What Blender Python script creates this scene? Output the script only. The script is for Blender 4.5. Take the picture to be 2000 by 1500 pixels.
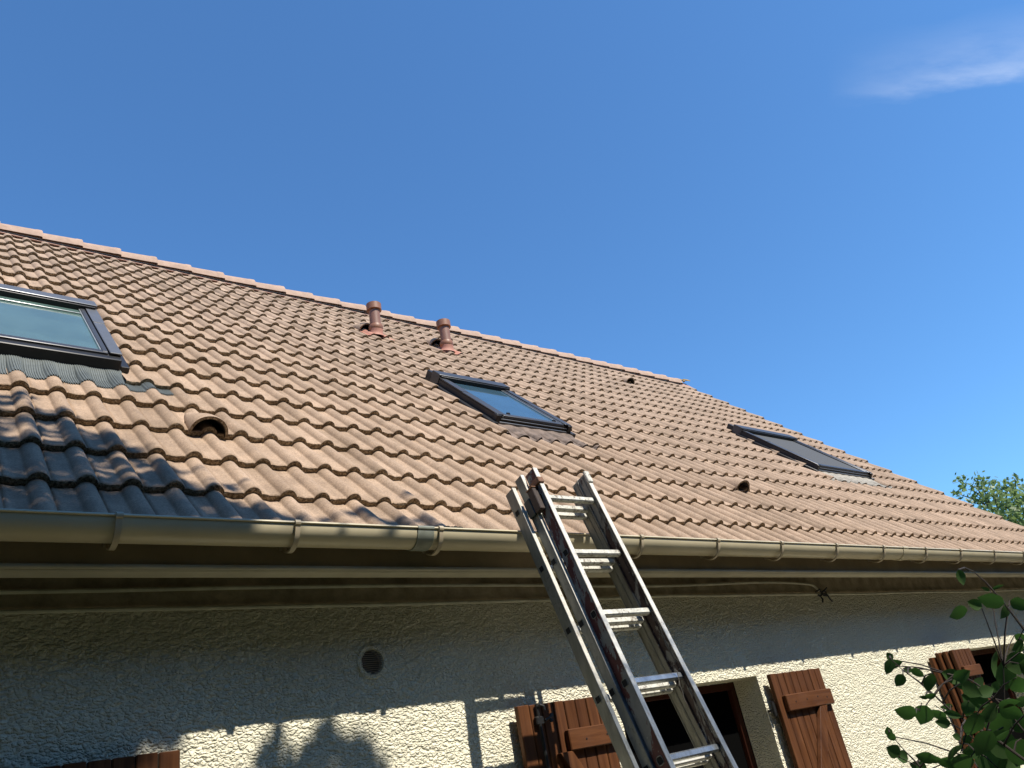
import bpy, math, random
import numpy as np
from mathutils import Vector, Matrix
for o in list(bpy.data.objects): bpy.data.objects.remove(o)
scene=bpy.context.scene
R_=math.radians
# ------------------------------------------------------------ camera
cd=bpy.data.cameras.new('camera'); cam=bpy.data.objects.new('camera',cd); scene.collection.objects.link(cam)
RIGHT=Vector((0.7820643,-0.5973492,-0.1776215)); DOWN=Vector((0.1479745,0.4548594,-0.8781837)); FWD=Vector((0.6053751,0.6605126,0.4441217))
m=Matrix((RIGHT,-DOWN,-FWD)).transposed().to_4x4(); m.translation=Vector((-0.41847,-2.6372,1.6)); cam.matrix_world=m
cd.sensor_width=36; cd.lens=36*1541.63/2000; cd.clip_end=3000; cd.clip_start=.05
scene.camera=cam
scene.render.resolution_x=1024; scene.render.resolution_y=768
# ------------------------------------------------------------ light
SUN=Vector((0.215,-1.0,1.335)).normalized()      # towards the sun
EL=math.asin(SUN.z)
w=bpy.data.worlds.new('World'); scene.world=w; w.use_nodes=True
nt=w.node_tree; nt.nodes.clear()
def N(t,**k):
    n=nt.nodes.new(t)
    for a,b in k.items(): setattr(n,a,b)
    return n
sky=N('ShaderNodeTexSky',sky_type='NISHITA'); sky.sun_disc=False; sky.sun_elevation=EL
sky.sun_rotation=math.atan2(SUN.x,SUN.y); sky.air_density=1.0; sky.dust_density=.2; sky.ozone_density=2.5; sky.altitude=100
tc=N('ShaderNodeTexCoord'); nrm=N('ShaderNodeVectorMath',operation='NORMALIZE'); nt.links.new(tc.outputs['Generated'],nrm.inputs[0])
c0=Vector((0.826,0.084,0.556)).normalized(); c1=Vector((0.7581,0.2197,0.6139)).normalized()
ax=(c1-c0); ax=(ax-c0*ax.dot(c0)).normalized(); up=c0.cross(ax).normalized()
if up.z<0: up=-up
def mth(op,a,b=None,c=None,clamp=False):
    n=N('ShaderNodeMath',operation=op); n.use_clamp=clamp
    for i,v in enumerate((a,b,c)):
        if v is None: continue
        if isinstance(v,(int,float)): n.inputs[i].default_value=v
        else: nt.links.new(v,n.inputs[i])
    return n.outputs[0]
def dot(v):
    n=N('ShaderNodeVectorMath',operation='DOT_PRODUCT'); nt.links.new(nrm.outputs[0],n.inputs[0]); n.inputs[1].default_value=v; return n.outputs['Value']
du=dot(ax); dv=dot(up)
cmb=N('ShaderNodeCombineXYZ'); nt.links.new(mth('ADD',mth('MULTIPLY',du,9),mth('MULTIPLY',dv,-10)),cmb.inputs[0]); nt.links.new(mth('MULTIPLY',dv,26),cmb.inputs[1])
noi=N('ShaderNodeTexNoise'); noi.inputs['Scale'].default_value=1.3; noi.inputs['Detail'].default_value=7; noi.inputs['Roughness'].default_value=.58
nt.links.new(cmb.outputs[0],noi.inputs['Vector'])
# streak envelope: sharp lower edge, feathered top, fading towards its tip
wob=mth('MULTIPLY',mth('SUBTRACT',noi.outputs['Fac'],.5),.035)
vv=mth('ADD',dv,wob)
lo=mth('DIVIDE',mth('ADD',vv,.024),.018,clamp=True); hi=mth('DIVIDE',mth('SUBTRACT',.052,vv),.06,clamp=True)
tip=mth('DIVIDE',mth('SUBTRACT',.165,du),.13,clamp=True); end=mth('DIVIDE',mth('ADD',du,.45),.3,clamp=True)
fac=mth('MULTIPLY',mth('MULTIPLY',lo,hi),mth('MULTIPLY',tip,end))
fac=mth('MULTIPLY',fac,mth('MULTIPLY',mth('DIVIDE',mth('SUBTRACT',noi.outputs['Fac'],.25),.4,clamp=True),.25))
front=mth('GREATER_THAN',dot(c0),0.5); fac=mth('MULTIPLY',fac,front)
SKY=0.089
skm=N('ShaderNodeMixRGB'); skm.blend_type='MULTIPLY'; skm.inputs[0].default_value=1; skm.inputs[2].default_value=(.9,1.45,1.85,1)
nt.links.new(sky.outputs[0],skm.inputs[1])
mx=N('ShaderNodeMixRGB'); mx.inputs[2].default_value=(9,9.6,10.5,1); nt.links.new(fac,mx.inputs[0]); nt.links.new(skm.outputs[0],mx.inputs[1])
bg=N('ShaderNodeBackground'); bg.inputs[1].default_value=SKY; nt.links.new(mx.outputs[0],bg.inputs[0])
wo=N('ShaderNodeOutputWorld'); nt.links.new(bg.outputs[0],wo.inputs[0])
sl=bpy.data.lights.new('sun','SUN'); sl.energy=5.0; sl.angle=R_(.53); sl.color=(1,.93,.82)
so=bpy.data.objects.new('sun',sl); scene.collection.objects.link(so); so.rotation_euler=SUN.to_track_quat('Z','Y').to_euler(); so.location=(2,-8,12)
scene.view_settings.view_transform='Standard'; scene.view_settings.look='None'; scene.view_settings.gamma=1; scene.view_settings.exposure=0.42
scene.cycles.max_bounces=8

# ------------------------------------------------------------ frames of reference
EZ=2.5802; ST=math.sqrt(.5); PITCH=.15; G=.3508
def rw(X,S,n=0.0):           # roof coordinates -> world (front slope)
    return Vector((X,(S-n)*ST,EZ+(S+n)*ST))
def rwa(X,S,n): return np.stack([X,(S-n)*ST,EZ+(S+n)*ST],-1)
APEX=6.30; AY=APEX*ST; AZ=EZ+APEX*ST; WY=.30; GZ=-.15
XL,XR=-3.0,10.03

# ------------------------------------------------------------ object helpers
ORG={}
def link(o,parent=None,origin=(0,0,0)):
    scene.collection.objects.link(o)
    if parent is not None: o.parent=parent
    return o
def thing(name,label,cat,loc=(0,0,0),group=None):
    o=bpy.data.objects.new(name,None); o.empty_display_size=.2; scene.collection.objects.link(o); o.location=loc; ORG[o]=Vector(loc)
    o['label']=label; o['category']=cat
    if group:o['group']=group
    return o
def tag(o,label=None,cat=None,group=None,kind=None):
    if label:o['label']=label
    if cat:o['category']=cat
    if group:o['group']=group
    if kind:o['kind']=kind
    return o
class MB:
    def __init__(s): s.v=[];s.f=[];s.m=[];s.cur=0
    def add(s,vs,fs):
        b=len(s.v); s.v+=[Vector(q) for q in vs]
        for f in fs: s.f.append([b+i for i in f]); s.m.append(s.cur)
    def prism(s,prof,a,b,cap=True):      # list of 3D profile points at start / at end
        n=len(prof)
        s.add(list(a)+list(b),[[i,(i+1)%n,n+(i+1)%n,n+i] for i in range(n)]+([list(range(n))[::-1],list(range(n,2*n))] if cap else []))
    def box(s,o,ax,ay,az,bev=0.0):       # corner + three edge vectors; bevelled along az if bev
        o=Vector(o);ax=Vector(ax);ay=Vector(ay);az=Vector(az)
        if bev>0:
            lx,ly,lz=ax.length,ay.length,az.length; ux,uy,uz=ax/lx,ay/ly,az/lz
            b=min(bev,lx*.45,ly*.45,lz*.45)
            def ring(z,i): 
                q=[(b,0),(lx-b,0),(lx,b),(lx,ly-b),(lx-b,ly),(b,ly),(0,ly-b),(0,b)]
                cx,cy=lx/2,ly/2
                return [o+ux*(cx+(p[0]-cx)*(1-i*2*b/lx))+uy*(cy+(p[1]-cy)*(1-i*2*b/ly))+uz*z for p in q]
            R=[ring(0,1.0),ring(b,0),ring(lz-b,0),ring(lz,1.0)]
            vs=sum(R,[]);fs=[[7-i for i in range(8)],[24+i for i in range(8)]]
            for k in range(3):
                for i in range(8): fs.append([k*8+i,k*8+(i+1)%8,(k+1)*8+(i+1)%8,(k+1)*8+i])
            s.add(vs,fs)
        else:
            vs=[o,o+ax,o+ax+ay,o+ay,o+az,o+ax+az,o+ax+ay+az,o+ay+az]
            s.add(vs,[[3,2,1,0],[4,5,6,7],[0,1,5,4],[1,2,6,5],[2,3,7,6],[3,0,4,7]])
    def bb(s,x0,x1,y0,y1,z0,z1,bev=0.0): s.box((x0,y0,z0),(x1-x0,0,0),(0,y1-y0,0),(0,0,z1-z0),bev)
    def tube(s,pts,r,n=8,cap=True,ell=None):
        pts=[Vector(p) for p in pts];rs=r if isinstance(r,(list,tuple)) else [r]*len(pts)
        ref=None;rings=[]
        for i,p in enumerate(pts):
            t=(pts[min(i+1,len(pts)-1)]-pts[max(i-1,0)]).normalized()
            if ref is None:
                ref=Vector((0,0,1)) if abs(t.z)<.9 else Vector((1,0,0))
            u=(ref-t*ref.dot(t)).normalized(); v=t.cross(u); ref=u
            rings.append([p+(u*math.cos(2*math.pi*k/n)+v*math.sin(2*math.pi*k/n))*rs[i] for k in range(n)])
        vs=sum(rings,[]);fs=[]
        for i in range(len(pts)-1):
            for k in range(n): fs.append([i*n+k,i*n+(k+1)%n,(i+1)*n+(k+1)%n,(i+1)*n+k])
        if cap: fs+=[list(range(n))[::-1],[(len(pts)-1)*n+k for k in range(n)]]
        s.add(vs,fs)
    def lathe(s,c,axis,prof,n=28,cap=True):   # prof: (r,h)
        c=Vector(c);axis=Vector(axis).normalized();u=axis.orthogonal().normalized();v=axis.cross(u);vs=[];fs=[]
        for r,h in prof:
            for k in range(n):
                a=2*math.pi*k/n; vs.append(c+axis*h+(u*math.cos(a)+v*math.sin(a))*r)
        for i in range(len(prof)-1):
            for k in range(n): fs.append([i*n+k,i*n+(k+1)%n,(i+1)*n+(k+1)%n,(i+1)*n+k])
        s.add(vs,fs)
    def build(s,name,mats,parent=None,smooth=True,angle=30,origin=None):
        mats=mats if isinstance(mats,(list,tuple)) else [mats]
        return mk(name,np.array([tuple(v) for v in s.v]),s.f,mats,parent,s.m,smooth,angle,origin)
def mk(name,V,F,mats,parent=None,midx=None,smooth=True,angle=30,origin=None):
    if parent is not None: org=ORG[parent]
    elif origin is not None: org=Vector(origin)
    else:
        lo=V.min(0);hi=V.max(0);org=Vector(((lo[0]+hi[0])/2,(lo[1]+hi[1])/2,lo[2]))
    V=V-np.array(org)
    me=bpy.data.meshes.new(name)
    if isinstance(F,np.ndarray):
        me.vertices.add(len(V));me.vertices.foreach_set('co',V.astype(np.float32).ravel())
        k=F.shape[1];me.loops.add(F.size);me.loops.foreach_set('vertex_index',F.astype(np.int32).ravel())
        me.polygons.add(len(F));me.polygons.foreach_set('loop_start',np.arange(0,F.size,k,dtype=np.int32))
        me.polygons.foreach_set('loop_total',np.full(len(F),k,dtype=np.int32))
    else: me.from_pydata(V.tolist(),[],F)
    for mt in mats: me.materials.append(mt)
    if midx is not None: me.polygons.foreach_set('material_index',np.array(midx,dtype=np.int32))
    me.update(calc_edges=True)
    if smooth:
        me.polygons.foreach_set('use_smooth',np.ones(len(me.polygons),dtype=bool))
        if angle and len(me.polygons)<60000:
            import bmesh
            bm=bmesh.new();bm.from_mesh(me)
            bmesh.ops.recalc_face_normals(bm,faces=bm.faces)
            c=math.radians(angle)
            for e in bm.edges:
                if len(e.link_faces)==2 and e.calc_face_angle(0)>c: e.smooth=False
            bm.to_mesh(me);bm.free()
    me.validate()
    o=bpy.data.objects.new(name,me);scene.collection.objects.link(o)
    if parent is not None: o.parent=parent; ORG[o]=ORG[parent]
    else: o.location=org; ORG[o]=org
    return o

# ------------------------------------------------------------ materials
class Mat:
    def __init__(s,name,rough=.7,metal=0,spec=.5):
        s.m=bpy.data.materials.new(name);s.m.use_nodes=True;s.t=s.m.node_tree;s.b=s.t.nodes['Principled BSDF']
        s.b.inputs['Roughness'].default_value=rough;s.b.inputs['Metallic'].default_value=metal;s.b.inputs['Specular IOR Level'].default_value=spec
        s.tc=s.t.nodes.new('ShaderNodeTexCoord')
    def L(s,a,b): s.t.links.new(a,b)
    def vec(s,sc=(1,1,1),rot=(0,0,0)):
        n=s.t.nodes.new('ShaderNodeMapping');n.inputs['Scale'].default_value=sc;n.inputs['Rotation'].default_value=rot;s.L(s.tc.outputs['Object'],n.inputs[0]);return n.outputs[0]
    def noise(s,scale,detail=4,rough=.55,v=None,dist=0):
        n=s.t.nodes.new('ShaderNodeTexNoise');n.inputs['Scale'].default_value=scale;n.inputs['Detail'].default_value=detail;n.inputs['Roughness'].default_value=rough;n.inputs['Distortion'].default_value=dist
        s.L(v or s.tc.outputs['Object'],n.inputs['Vector']);return n.outputs['Fac']
    def voro(s,scale,v=None,feature='F1',out='Distance'):
        n=s.t.nodes.new('ShaderNodeTexVoronoi');n.feature=feature;n.inputs['Scale'].default_value=scale
        s.L(v or s.tc.outputs['Object'],n.inputs['Vector']);return n.outputs[out]
    def ramp(s,fac,stops):
        n=s.t.nodes.new('ShaderNodeValToRGB');s.L(fac,n.inputs[0]);e=n.color_ramp.elements
        while len(e)>1: e.remove(e[0])
        e[0].position=stops[0][0];e[0].color=col(stops[0][1])
        for p,c in stops[1:]:
            q=e.new(p);q.color=col(c)
        return n.outputs[0]
    def mix(s,fac,a,b,mode='MIX'):
        n=s.t.nodes.new('ShaderNodeMixRGB');n.blend_type=mode
        for i,v in enumerate((fac,a,b)):
            if isinstance(v,(int,float)): n.inputs[i].default_value=v if i==0 else col(v)
            elif isinstance(v,(tuple,list)): n.inputs[i].default_value=col(v)
            else: s.L(v,n.inputs[i])
        return n.outputs[0]
    def math(s,op,a,b=0,clamp=False):
        n=s.t.nodes.new('ShaderNodeMath');n.operation=op;n.use_clamp=clamp
        for i,v in enumerate((a,b)):
            if isinstance(v,(int,float)): n.inputs[i].default_value=v
            else: s.L(v,n.inputs[i])
        return n.outputs[0]
    def base(s,c):
        if isinstance(c,(tuple,list)): s.b.inputs['Base Color'].default_value=col(c)
        else: s.L(c,s.b.inputs['Base Color'])
        return s
    def rough(s,f): s.L(f,s.b.inputs['Roughness'])
    def bump(s,h,strength=.5,dist=.01):
        n=s.t.nodes.new('ShaderNodeBump');n.inputs['Strength'].default_value=strength;n.inputs['Distance'].default_value=dist
        s.L(h,n.inputs['Height']);s.L(n.outputs[0],s.b.inputs['Normal'])
def col(c):
    if isinstance(c,(int,float)): return (c,c,c,1)
    return (*c[:3],1)
def simple(name,c,rough=.6,metal=0,var=.12,scale=20,bump=.15,bd=.002,spec=.5):
    m=Mat(name,rough,metal,spec);n=m.noise(scale,5,.6);lo=tuple(x*(1-var) for x in c);hi=tuple(min(1,x*(1+var)) for x in c)
    m.base(m.ramp(n,[(.3,lo),(.7,hi)]))
    if bump: m.bump(m.noise(scale*4,3),bump,bd)
    return m.m
def attr(m,name):
    n=m.t.nodes.new('ShaderNodeAttribute');n.attribute_name=name;return n
# concrete roof tile
TILE=(.385,.274,.189)
def tile_mat():
    m=Mat('concrete_tile',.88,0,.25)
    a=attr(m,'tv').outputs['Fac']
    c=m.ramp(a,[(0,(.315,.222,.150)),(.5,TILE),(1,(.44,.316,.222))])
    c=m.mix(m.math('MULTIPLY',m.noise(1.6,4,.6),.35),c,(.30,.23,.175))
    st=m.ramp(m.noise(1,5,.65,m.vec((9,1.1,1.1))),[(.36,.80),(.55,1.0),(.7,1.08)]);c=m.mix(.75,c,st,'MULTIPLY')
    big=m.ramp(m.noise(9,5,.65),[(.35,.80),(.65,1.12)]); c=m.mix(.8,c,big,'MULTIPLY')
    sp=m.ramp(m.noise(130,6,.85),[(.36,.58),(.5,1.0),(.63,1.40)]); c=m.mix(.85,c,sp,'MULTIPLY')
    fl=m.ramp(m.voro(70),[(.05,1),(.11,0)]);c=m.mix(m.math('MULTIPLY',fl,.35),c,(.62,.54,.46))
    v=m.voro(38);pit=m.ramp(v,[(.04,1),(.10,0)]);msk=m.ramp(m.noise(5,3),[(.55,0),(.66,1)])
    c=m.mix(m.math('MULTIPLY',pit,m.math('MULTIPLY',msk,.55)),c,(.08,.055,.04))
    v2=m.voro(21,m.vec((1,1,1),(.3,.2,.9)));lt=m.ramp(v2,[(.03,1),(.07,0)]);m2=m.ramp(m.noise(3.1,3,.5,m.vec((1,1,1),(1,2,0))),[(.54,0),(.64,1)])
    c=m.mix(m.math('MULTIPLY',lt,m.math('MULTIPLY',m2,.5)),c,(.62,.52,.42))
    m.base(c);m.bump(m.noise(210,4,.8),.6,.002);return m.m
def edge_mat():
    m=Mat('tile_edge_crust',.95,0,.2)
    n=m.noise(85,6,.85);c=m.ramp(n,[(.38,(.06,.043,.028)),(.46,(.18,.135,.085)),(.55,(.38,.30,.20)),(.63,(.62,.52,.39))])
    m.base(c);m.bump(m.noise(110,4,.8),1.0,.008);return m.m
def wall_mat():
    m=Mat('rough_render',.92,0,.25)
    n=m.noise(2.2,5,.6);c=m.ramp(n,[(.3,(.80,.76,.585)),(.7,(.88,.84,.65))])
    spk=m.ramp(m.noise(120,3,.6),[(.3,.82),(.6,1.05)]);c=m.mix(.6,c,spk,'MULTIPLY')
    # rubbed-in dirt spots
    v=m.voro(9,m.vec((1,1,1),(.4,.7,.1)));d=m.ramp(v,[(.03,1),(.06,0)]);k=m.ramp(m.noise(2.3,3),[(.52,0),(.62,1)])
    c=m.mix(m.math('MULTIPLY',m.math('MULTIPLY',d,k),.6),c,(.16,.14,.10))
    m.base(c);vv=m.vec((1,1,1.5),(0,.35,0));wn=m.t.nodes.new('ShaderNodeTexNoise');wn.inputs['Scale'].default_value=30;wn.inputs['Detail'].default_value=3
    m.L(vv,wn.inputs['Vector']);va=m.t.nodes.new('ShaderNodeVectorMath');va.operation='MULTIPLY_ADD';m.L(wn.outputs['Color'],va.inputs[0]);va.inputs[1].default_value=(.035,.035,.035);m.L(vv,va.inputs[2])
    cell=m.ramp(m.voro(70,va.outputs[0]),[(.0,1),(.42,.72),(.75,0)])
    m.bump(m.math('ADD',m.math('MULTIPLY',cell,1.1),m.math('MULTIPLY',m.noise(130,4,.7),.5)),1.0,.0075);return m.m
def wood_mat(name,c0,c1,axis='z',rough=.45):
    m=Mat(name,rough,0,.18)
    sc=(34,34,1.6) if axis=='z' else (1.6,34,34)
    g=m.noise(1.0,6,.65,m.vec(sc),.6);a=attr(m,'tv').outputs['Fac']
    c=m.ramp(g,[(.25,c0),(.55,tuple((x+y)/2 for x,y in zip(c0,c1))),(.8,c1)])
    c=m.mix(.5,c,m.ramp(a,[(0,.72),(1,1.28)]),'MULTIPLY')
    k=m.ramp(m.voro(5,m.vec((1,1,.35) if axis=='z' else (.35,1,1))),[(.03,1),(.07,0)]);c=m.mix(m.math('MULTIPLY',k,.5),c,(.05,.02,.01))
    m.base(c);m.rough(m.ramp(m.noise(14,4),[(.3,.34),(.7,.6)]));m.bump(g,.25,.002);return m.m
def alu_mat(name,c=(.56,.56,.53),metal=.45,rough=.45,dirt=.35,scale=14):
    m=Mat(name,rough,metal,.5)
    n=m.noise(1,6,.7,m.vec((scale*3,scale*3,scale*.6)));c_=m.ramp(n,[(.3,tuple(x*(1-dirt) for x in c)),(.6,c),(.8,tuple(min(1,x*1.12) for x in c))])
    s_=m.ramp(m.noise(60,4,.75),[(.38,1),(.45,0)]);k=m.ramp(m.noise(6,3),[(.5,0),(.6,1)])
    c_=m.mix(m.math('MULTIPLY',m.math('MULTIPLY',s_,k),.55),c_,(.10,.09,.08))
    m.base(c_);m.rough(m.ramp(m.noise(9,4),[(.3,rough*.7),(.7,min(1,rough*1.35))]));m.bump(m.noise(1,4,.6,m.vec((120,120,12))),.2,.001);return m.m
def flaky(name,paint,under,lo=.44,hi=.47,scale=16,stretch=.35,drips=(.58,.55,.48)):
    m=Mat(name,.6,0,.4)
    n=m.noise(scale,7,.72,m.vec((1,1,stretch)),.4);f=m.ramp(n,[(lo,0),(hi,1)])
    p=m.mix(.6,paint,m.ramp(m.noise(40,4),[(.3,.6),(.7,1.3)]),'MULTIPLY')
    u=m.mix(.5,under,m.ramp(m.noise(25,4),[(.3,.7),(.7,1.25)]),'MULTIPLY')
    c=m.mix(f,p,u);sp=m.ramp(m.noise(75,3,.6),[(.68,0),(.72,1)]);c=m.mix(m.math('MULTIPLY',sp,.8),c,drips)
    m.base(c);m.bump(m.math('ADD',f,m.noise(60,3)),.5,.0015);return m.m
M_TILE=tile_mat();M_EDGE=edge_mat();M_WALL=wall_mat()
M_RIDGE=simple('ridge_concrete',(.40,.275,.20),.88,0,.14,16,.5,.003,.25)
M_SHUT=wood_mat('stained_shutter_wood',(.05,.018,.008),(.165,.068,.027));M_SHUTH=wood_mat('stained_shutter_rail',(.055,.020,.009),(.175,.072,.029),'x')
M_FRW=wood_mat('window_frame_wood',(.05,.014,.008),(.10,.03,.015))
M_PVC=simple('sand_pvc',(.53,.465,.31),.36,0,.09,5,.05,.001)
M_BRK=simple('bracket_pvc',(.46,.385,.26),.5,0,.15,12,.1,.001)
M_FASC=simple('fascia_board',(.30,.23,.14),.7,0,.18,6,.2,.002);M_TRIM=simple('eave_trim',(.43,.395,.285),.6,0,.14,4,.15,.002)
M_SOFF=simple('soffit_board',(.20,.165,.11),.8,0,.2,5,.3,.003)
M_CAB=simple('cable_sheath',(.62,.60,.46),.6,0,.2,9,.2,.002)
M_BLACK=simple('black_iron',(.018,.018,.018),.45,.2,.3,30,.3,.001)
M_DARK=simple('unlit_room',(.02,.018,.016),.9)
M_ALU=alu_mat('ladder_aluminium',(.66,.64,.58),.12,.5,.22);M_ALU2=alu_mat('ladder_grey_aluminium',(.25,.25,.215),.2,.55,.35);M_SHINY=alu_mat('worn_rung_metal',(.42,.46,.50),.75,.28,.35)
M_RED=flaky('flaked_maroon_paint',(.085,.018,.018),(.20,.205,.20),.515,.535);M_BRN=flaky('flaked_brown_paint',(.05,.03,.026),(.22,.21,.185),.50,.52,13)
M_WHITEP=flaky('spattered_white_paint',(.60,.59,.52),(.22,.19,.155),.535,.60,50,1.0,(.2,.18,.15))
M_SKF=simple('skylight_cladding',(.06,.062,.066),.4,.35,.12,30,.1,.001);M_SKD=simple('skylight_black_profile',(.012,.012,.013),.45,.1,.2,30,0)
M_SKG=simple('skylight_grey_cover',(.135,.14,.15),.38,.3,.08,20,.05,.001)
M_SEAL=simple('bright_trim',(.45,.47,.46),.35,.5,.1,30,0)
M_TERRA=simple('terracotta_pvc',(.24,.115,.075),.55,0,.15,8,.1,.001);M_TERRAB=simple('terracotta_base',(.44,.20,.135),.7,0,.15,20,.4,.002)
def glass(name,base,rough=.04,dirt=.25,dc=(.2,.22,.2)):
    m=Mat(name,rough,0,.9);n=m.noise(3.5,5,.6);c=m.ramp(n,[(.35,base),(.7,tuple(min(1,x*1.35) for x in base))])
    d=m.ramp(m.noise(9,6,.7,m.vec((1,1,1))),[(.55,0),(.75,1)]);c=m.mix(m.math('MULTIPLY',d,dirt),c,dc);m.base(c);m.b.inputs['Coat Weight'].default_value=.35;m.b.inputs['Coat Roughness'].default_value=.02;return m.m
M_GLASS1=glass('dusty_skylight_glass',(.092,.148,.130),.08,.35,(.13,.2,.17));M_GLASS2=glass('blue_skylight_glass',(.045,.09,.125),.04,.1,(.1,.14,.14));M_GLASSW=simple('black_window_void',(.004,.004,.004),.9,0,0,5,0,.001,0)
M_LEAD=simple('pleated_grey_lead',(.155,.175,.172),.55,.2,.15,40,.1,.001);M_LEAD2=simple('dirty_crumpled_flashing',(.15,.11,.085),.85,0,.5,14,.6,.006);M_LEAD3=simple('mortar_grey_flashing',(.30,.275,.23),.85,0,.4,22,.6,.006)
M_TERRAC=simple('terracotta_cap',(.26,.115,.06),.5,0,.08,10,.05,.001);M_SLV=simple('grey_sleeve',(.22,.235,.19),.5,0,.2,20,.2,.001);M_BLACKM=simple('black_moss',(.03,.028,.02),.95,0,.4,80,.8,.004)
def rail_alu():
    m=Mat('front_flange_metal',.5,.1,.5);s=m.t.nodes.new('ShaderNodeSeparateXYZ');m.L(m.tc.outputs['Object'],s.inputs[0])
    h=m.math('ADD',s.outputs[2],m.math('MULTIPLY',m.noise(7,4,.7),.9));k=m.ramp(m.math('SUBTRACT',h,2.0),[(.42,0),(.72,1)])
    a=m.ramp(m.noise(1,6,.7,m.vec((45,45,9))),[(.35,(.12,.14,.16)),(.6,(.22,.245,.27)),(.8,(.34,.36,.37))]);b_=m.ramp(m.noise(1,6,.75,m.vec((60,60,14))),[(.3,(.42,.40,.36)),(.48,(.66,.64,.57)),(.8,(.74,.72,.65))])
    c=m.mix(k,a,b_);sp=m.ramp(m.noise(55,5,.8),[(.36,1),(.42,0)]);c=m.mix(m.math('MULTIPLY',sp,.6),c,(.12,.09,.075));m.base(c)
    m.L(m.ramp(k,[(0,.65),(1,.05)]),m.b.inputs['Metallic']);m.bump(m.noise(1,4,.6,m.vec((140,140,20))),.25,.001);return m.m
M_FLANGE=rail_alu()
M_RUST=simple('rusty_brown_metal',(.20,.10,.055),.7,.1,.35,40,.4,.002);M_BLOCK=simple('dark_brown_block',(.035,.02,.014),.6,0,.3,30,.3,.002);M_TEAL=simple('dark_teal_hook',(.02,.035,.04),.4,.3,.2,20,.1,.001);M_SOCK=simple('rung_hollow',(.006,.006,.006),.9)
# ============================================================ HOUSE
house=thing('house','single storey house with a steep brown tiled roof and cream rough rendered wall','house',(3.5,WY,GZ))
rng=np.random.default_rng(7)
# ---- tiled front slope
D=np.array([-.075,-.058,-.045,-.038,-.0345,-.0315,-.027,-.021,-.014,-.006,.002,.010,.018,.0245,.0295,.0335,.037,.0395,.0415,.044,.06])
def prof(d):
    a=np.clip(np.abs(d)/.0355,0,1);h=.0285*np.cos(a*np.pi/2)**.58
    pan=.0022*np.cos((np.abs(d)-.0385)/.0365*np.pi)*(np.abs(d)>.0385)
    return h+pan
i0=int(round(XL/PITCH));i1=66
idx=np.repeat(np.arange(i0,i1+1),len(D));dd=np.tile(D,i1-i0+1)
Xc=idx*PITCH+dd
keep=Xc<XR;idx=idx[keep];dd=dd[keep];Xc=Xc[keep]
grv=np.where((dd>.039)&(dd<.0425),-.006,0)
V=[];F=[];MI=[];TV=[]
off=0;nx=len(Xc)
NC=18
def addgrid(P,mi,tv):
    global off
    r,c=P.shape[:2];V.append(P.reshape(-1,3));a=np.arange(r*c).reshape(r,c)+off
    F.append(np.stack([a[:-1,:-1],a[:-1,1:],a[1:,1:],a[1:,:-1]],-1).reshape(-1,4));MI.append(np.full((r-1)*(c-1),mi));TV.append(np.tile(tv,r));off+=r*c
def course(j,front=True):
    ni=i1-i0+1
    pair=np.arange(ni)//1
    dn=rng.normal(0,.0011,ni)[idx-i0];ds=rng.normal(0,.0022,ni)[idx-i0];tl=rng.normal(0,.0012,ni)[idx-i0]
    tv=np.clip(rng.normal(.5,.24,ni),0,1)[idx-i0]
    h=prof(dd)-.030
    S0=j*G+ds
    top=min(G+.02,APEX-j*G+.01)
    rows=[]
    for s,dz in ((.0,-.0045),(.0035,-.0010),(.009,0),(.10,0),(.2,0),(.29,0),(top,0)):
        n=h+dz-(s/G)*.030+dn+tl*(1-s/G)+(grv if s>.002 else 0)
        rows.append(rwa(Xc,S0+s,n))
    addgrid(np.stack(rows),0,tv)
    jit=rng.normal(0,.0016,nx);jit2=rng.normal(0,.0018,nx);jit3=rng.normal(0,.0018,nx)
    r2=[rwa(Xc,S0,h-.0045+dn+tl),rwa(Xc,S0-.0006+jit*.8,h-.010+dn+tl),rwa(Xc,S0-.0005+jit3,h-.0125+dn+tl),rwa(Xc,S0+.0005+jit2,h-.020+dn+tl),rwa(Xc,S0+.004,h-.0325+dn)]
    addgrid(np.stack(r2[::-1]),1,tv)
for j in range(NC): course(j)
# right verge edge of the tiles
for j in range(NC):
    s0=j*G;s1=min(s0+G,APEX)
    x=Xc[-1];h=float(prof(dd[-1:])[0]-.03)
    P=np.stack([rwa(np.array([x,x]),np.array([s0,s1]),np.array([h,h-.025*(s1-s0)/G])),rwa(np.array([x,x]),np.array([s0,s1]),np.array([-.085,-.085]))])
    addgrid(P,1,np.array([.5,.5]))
Vn=np.concatenate(V);Fn=np.concatenate(F);Mn=np.concatenate(MI);Tn=np.concatenate(TV)
fc=Vn[Fn].mean(1);fS=(fc[:,1]+(fc[:,2]-EZ))*ST
km=np.ones(len(Fn),bool)
for (a_,b_) in ((-.66,.50),(3.045,3.785),(7.36,8.51)): km&=~((fc[:,0]>a_)&(fc[:,0]<b_)&(fS>1.72)&(fS<3.15)&((fS>1.745)|(Mn==1)))
Fn=Fn[km];Mn=Mn[km]
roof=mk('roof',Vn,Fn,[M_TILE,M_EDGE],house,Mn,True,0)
roof['label']='steep slope of sandy brown double roman concrete tiles'
at=roof.data.attributes.new('tv','FLOAT','POINT');at.data.foreach_set('value',Tn.astype(np.float32))
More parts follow.
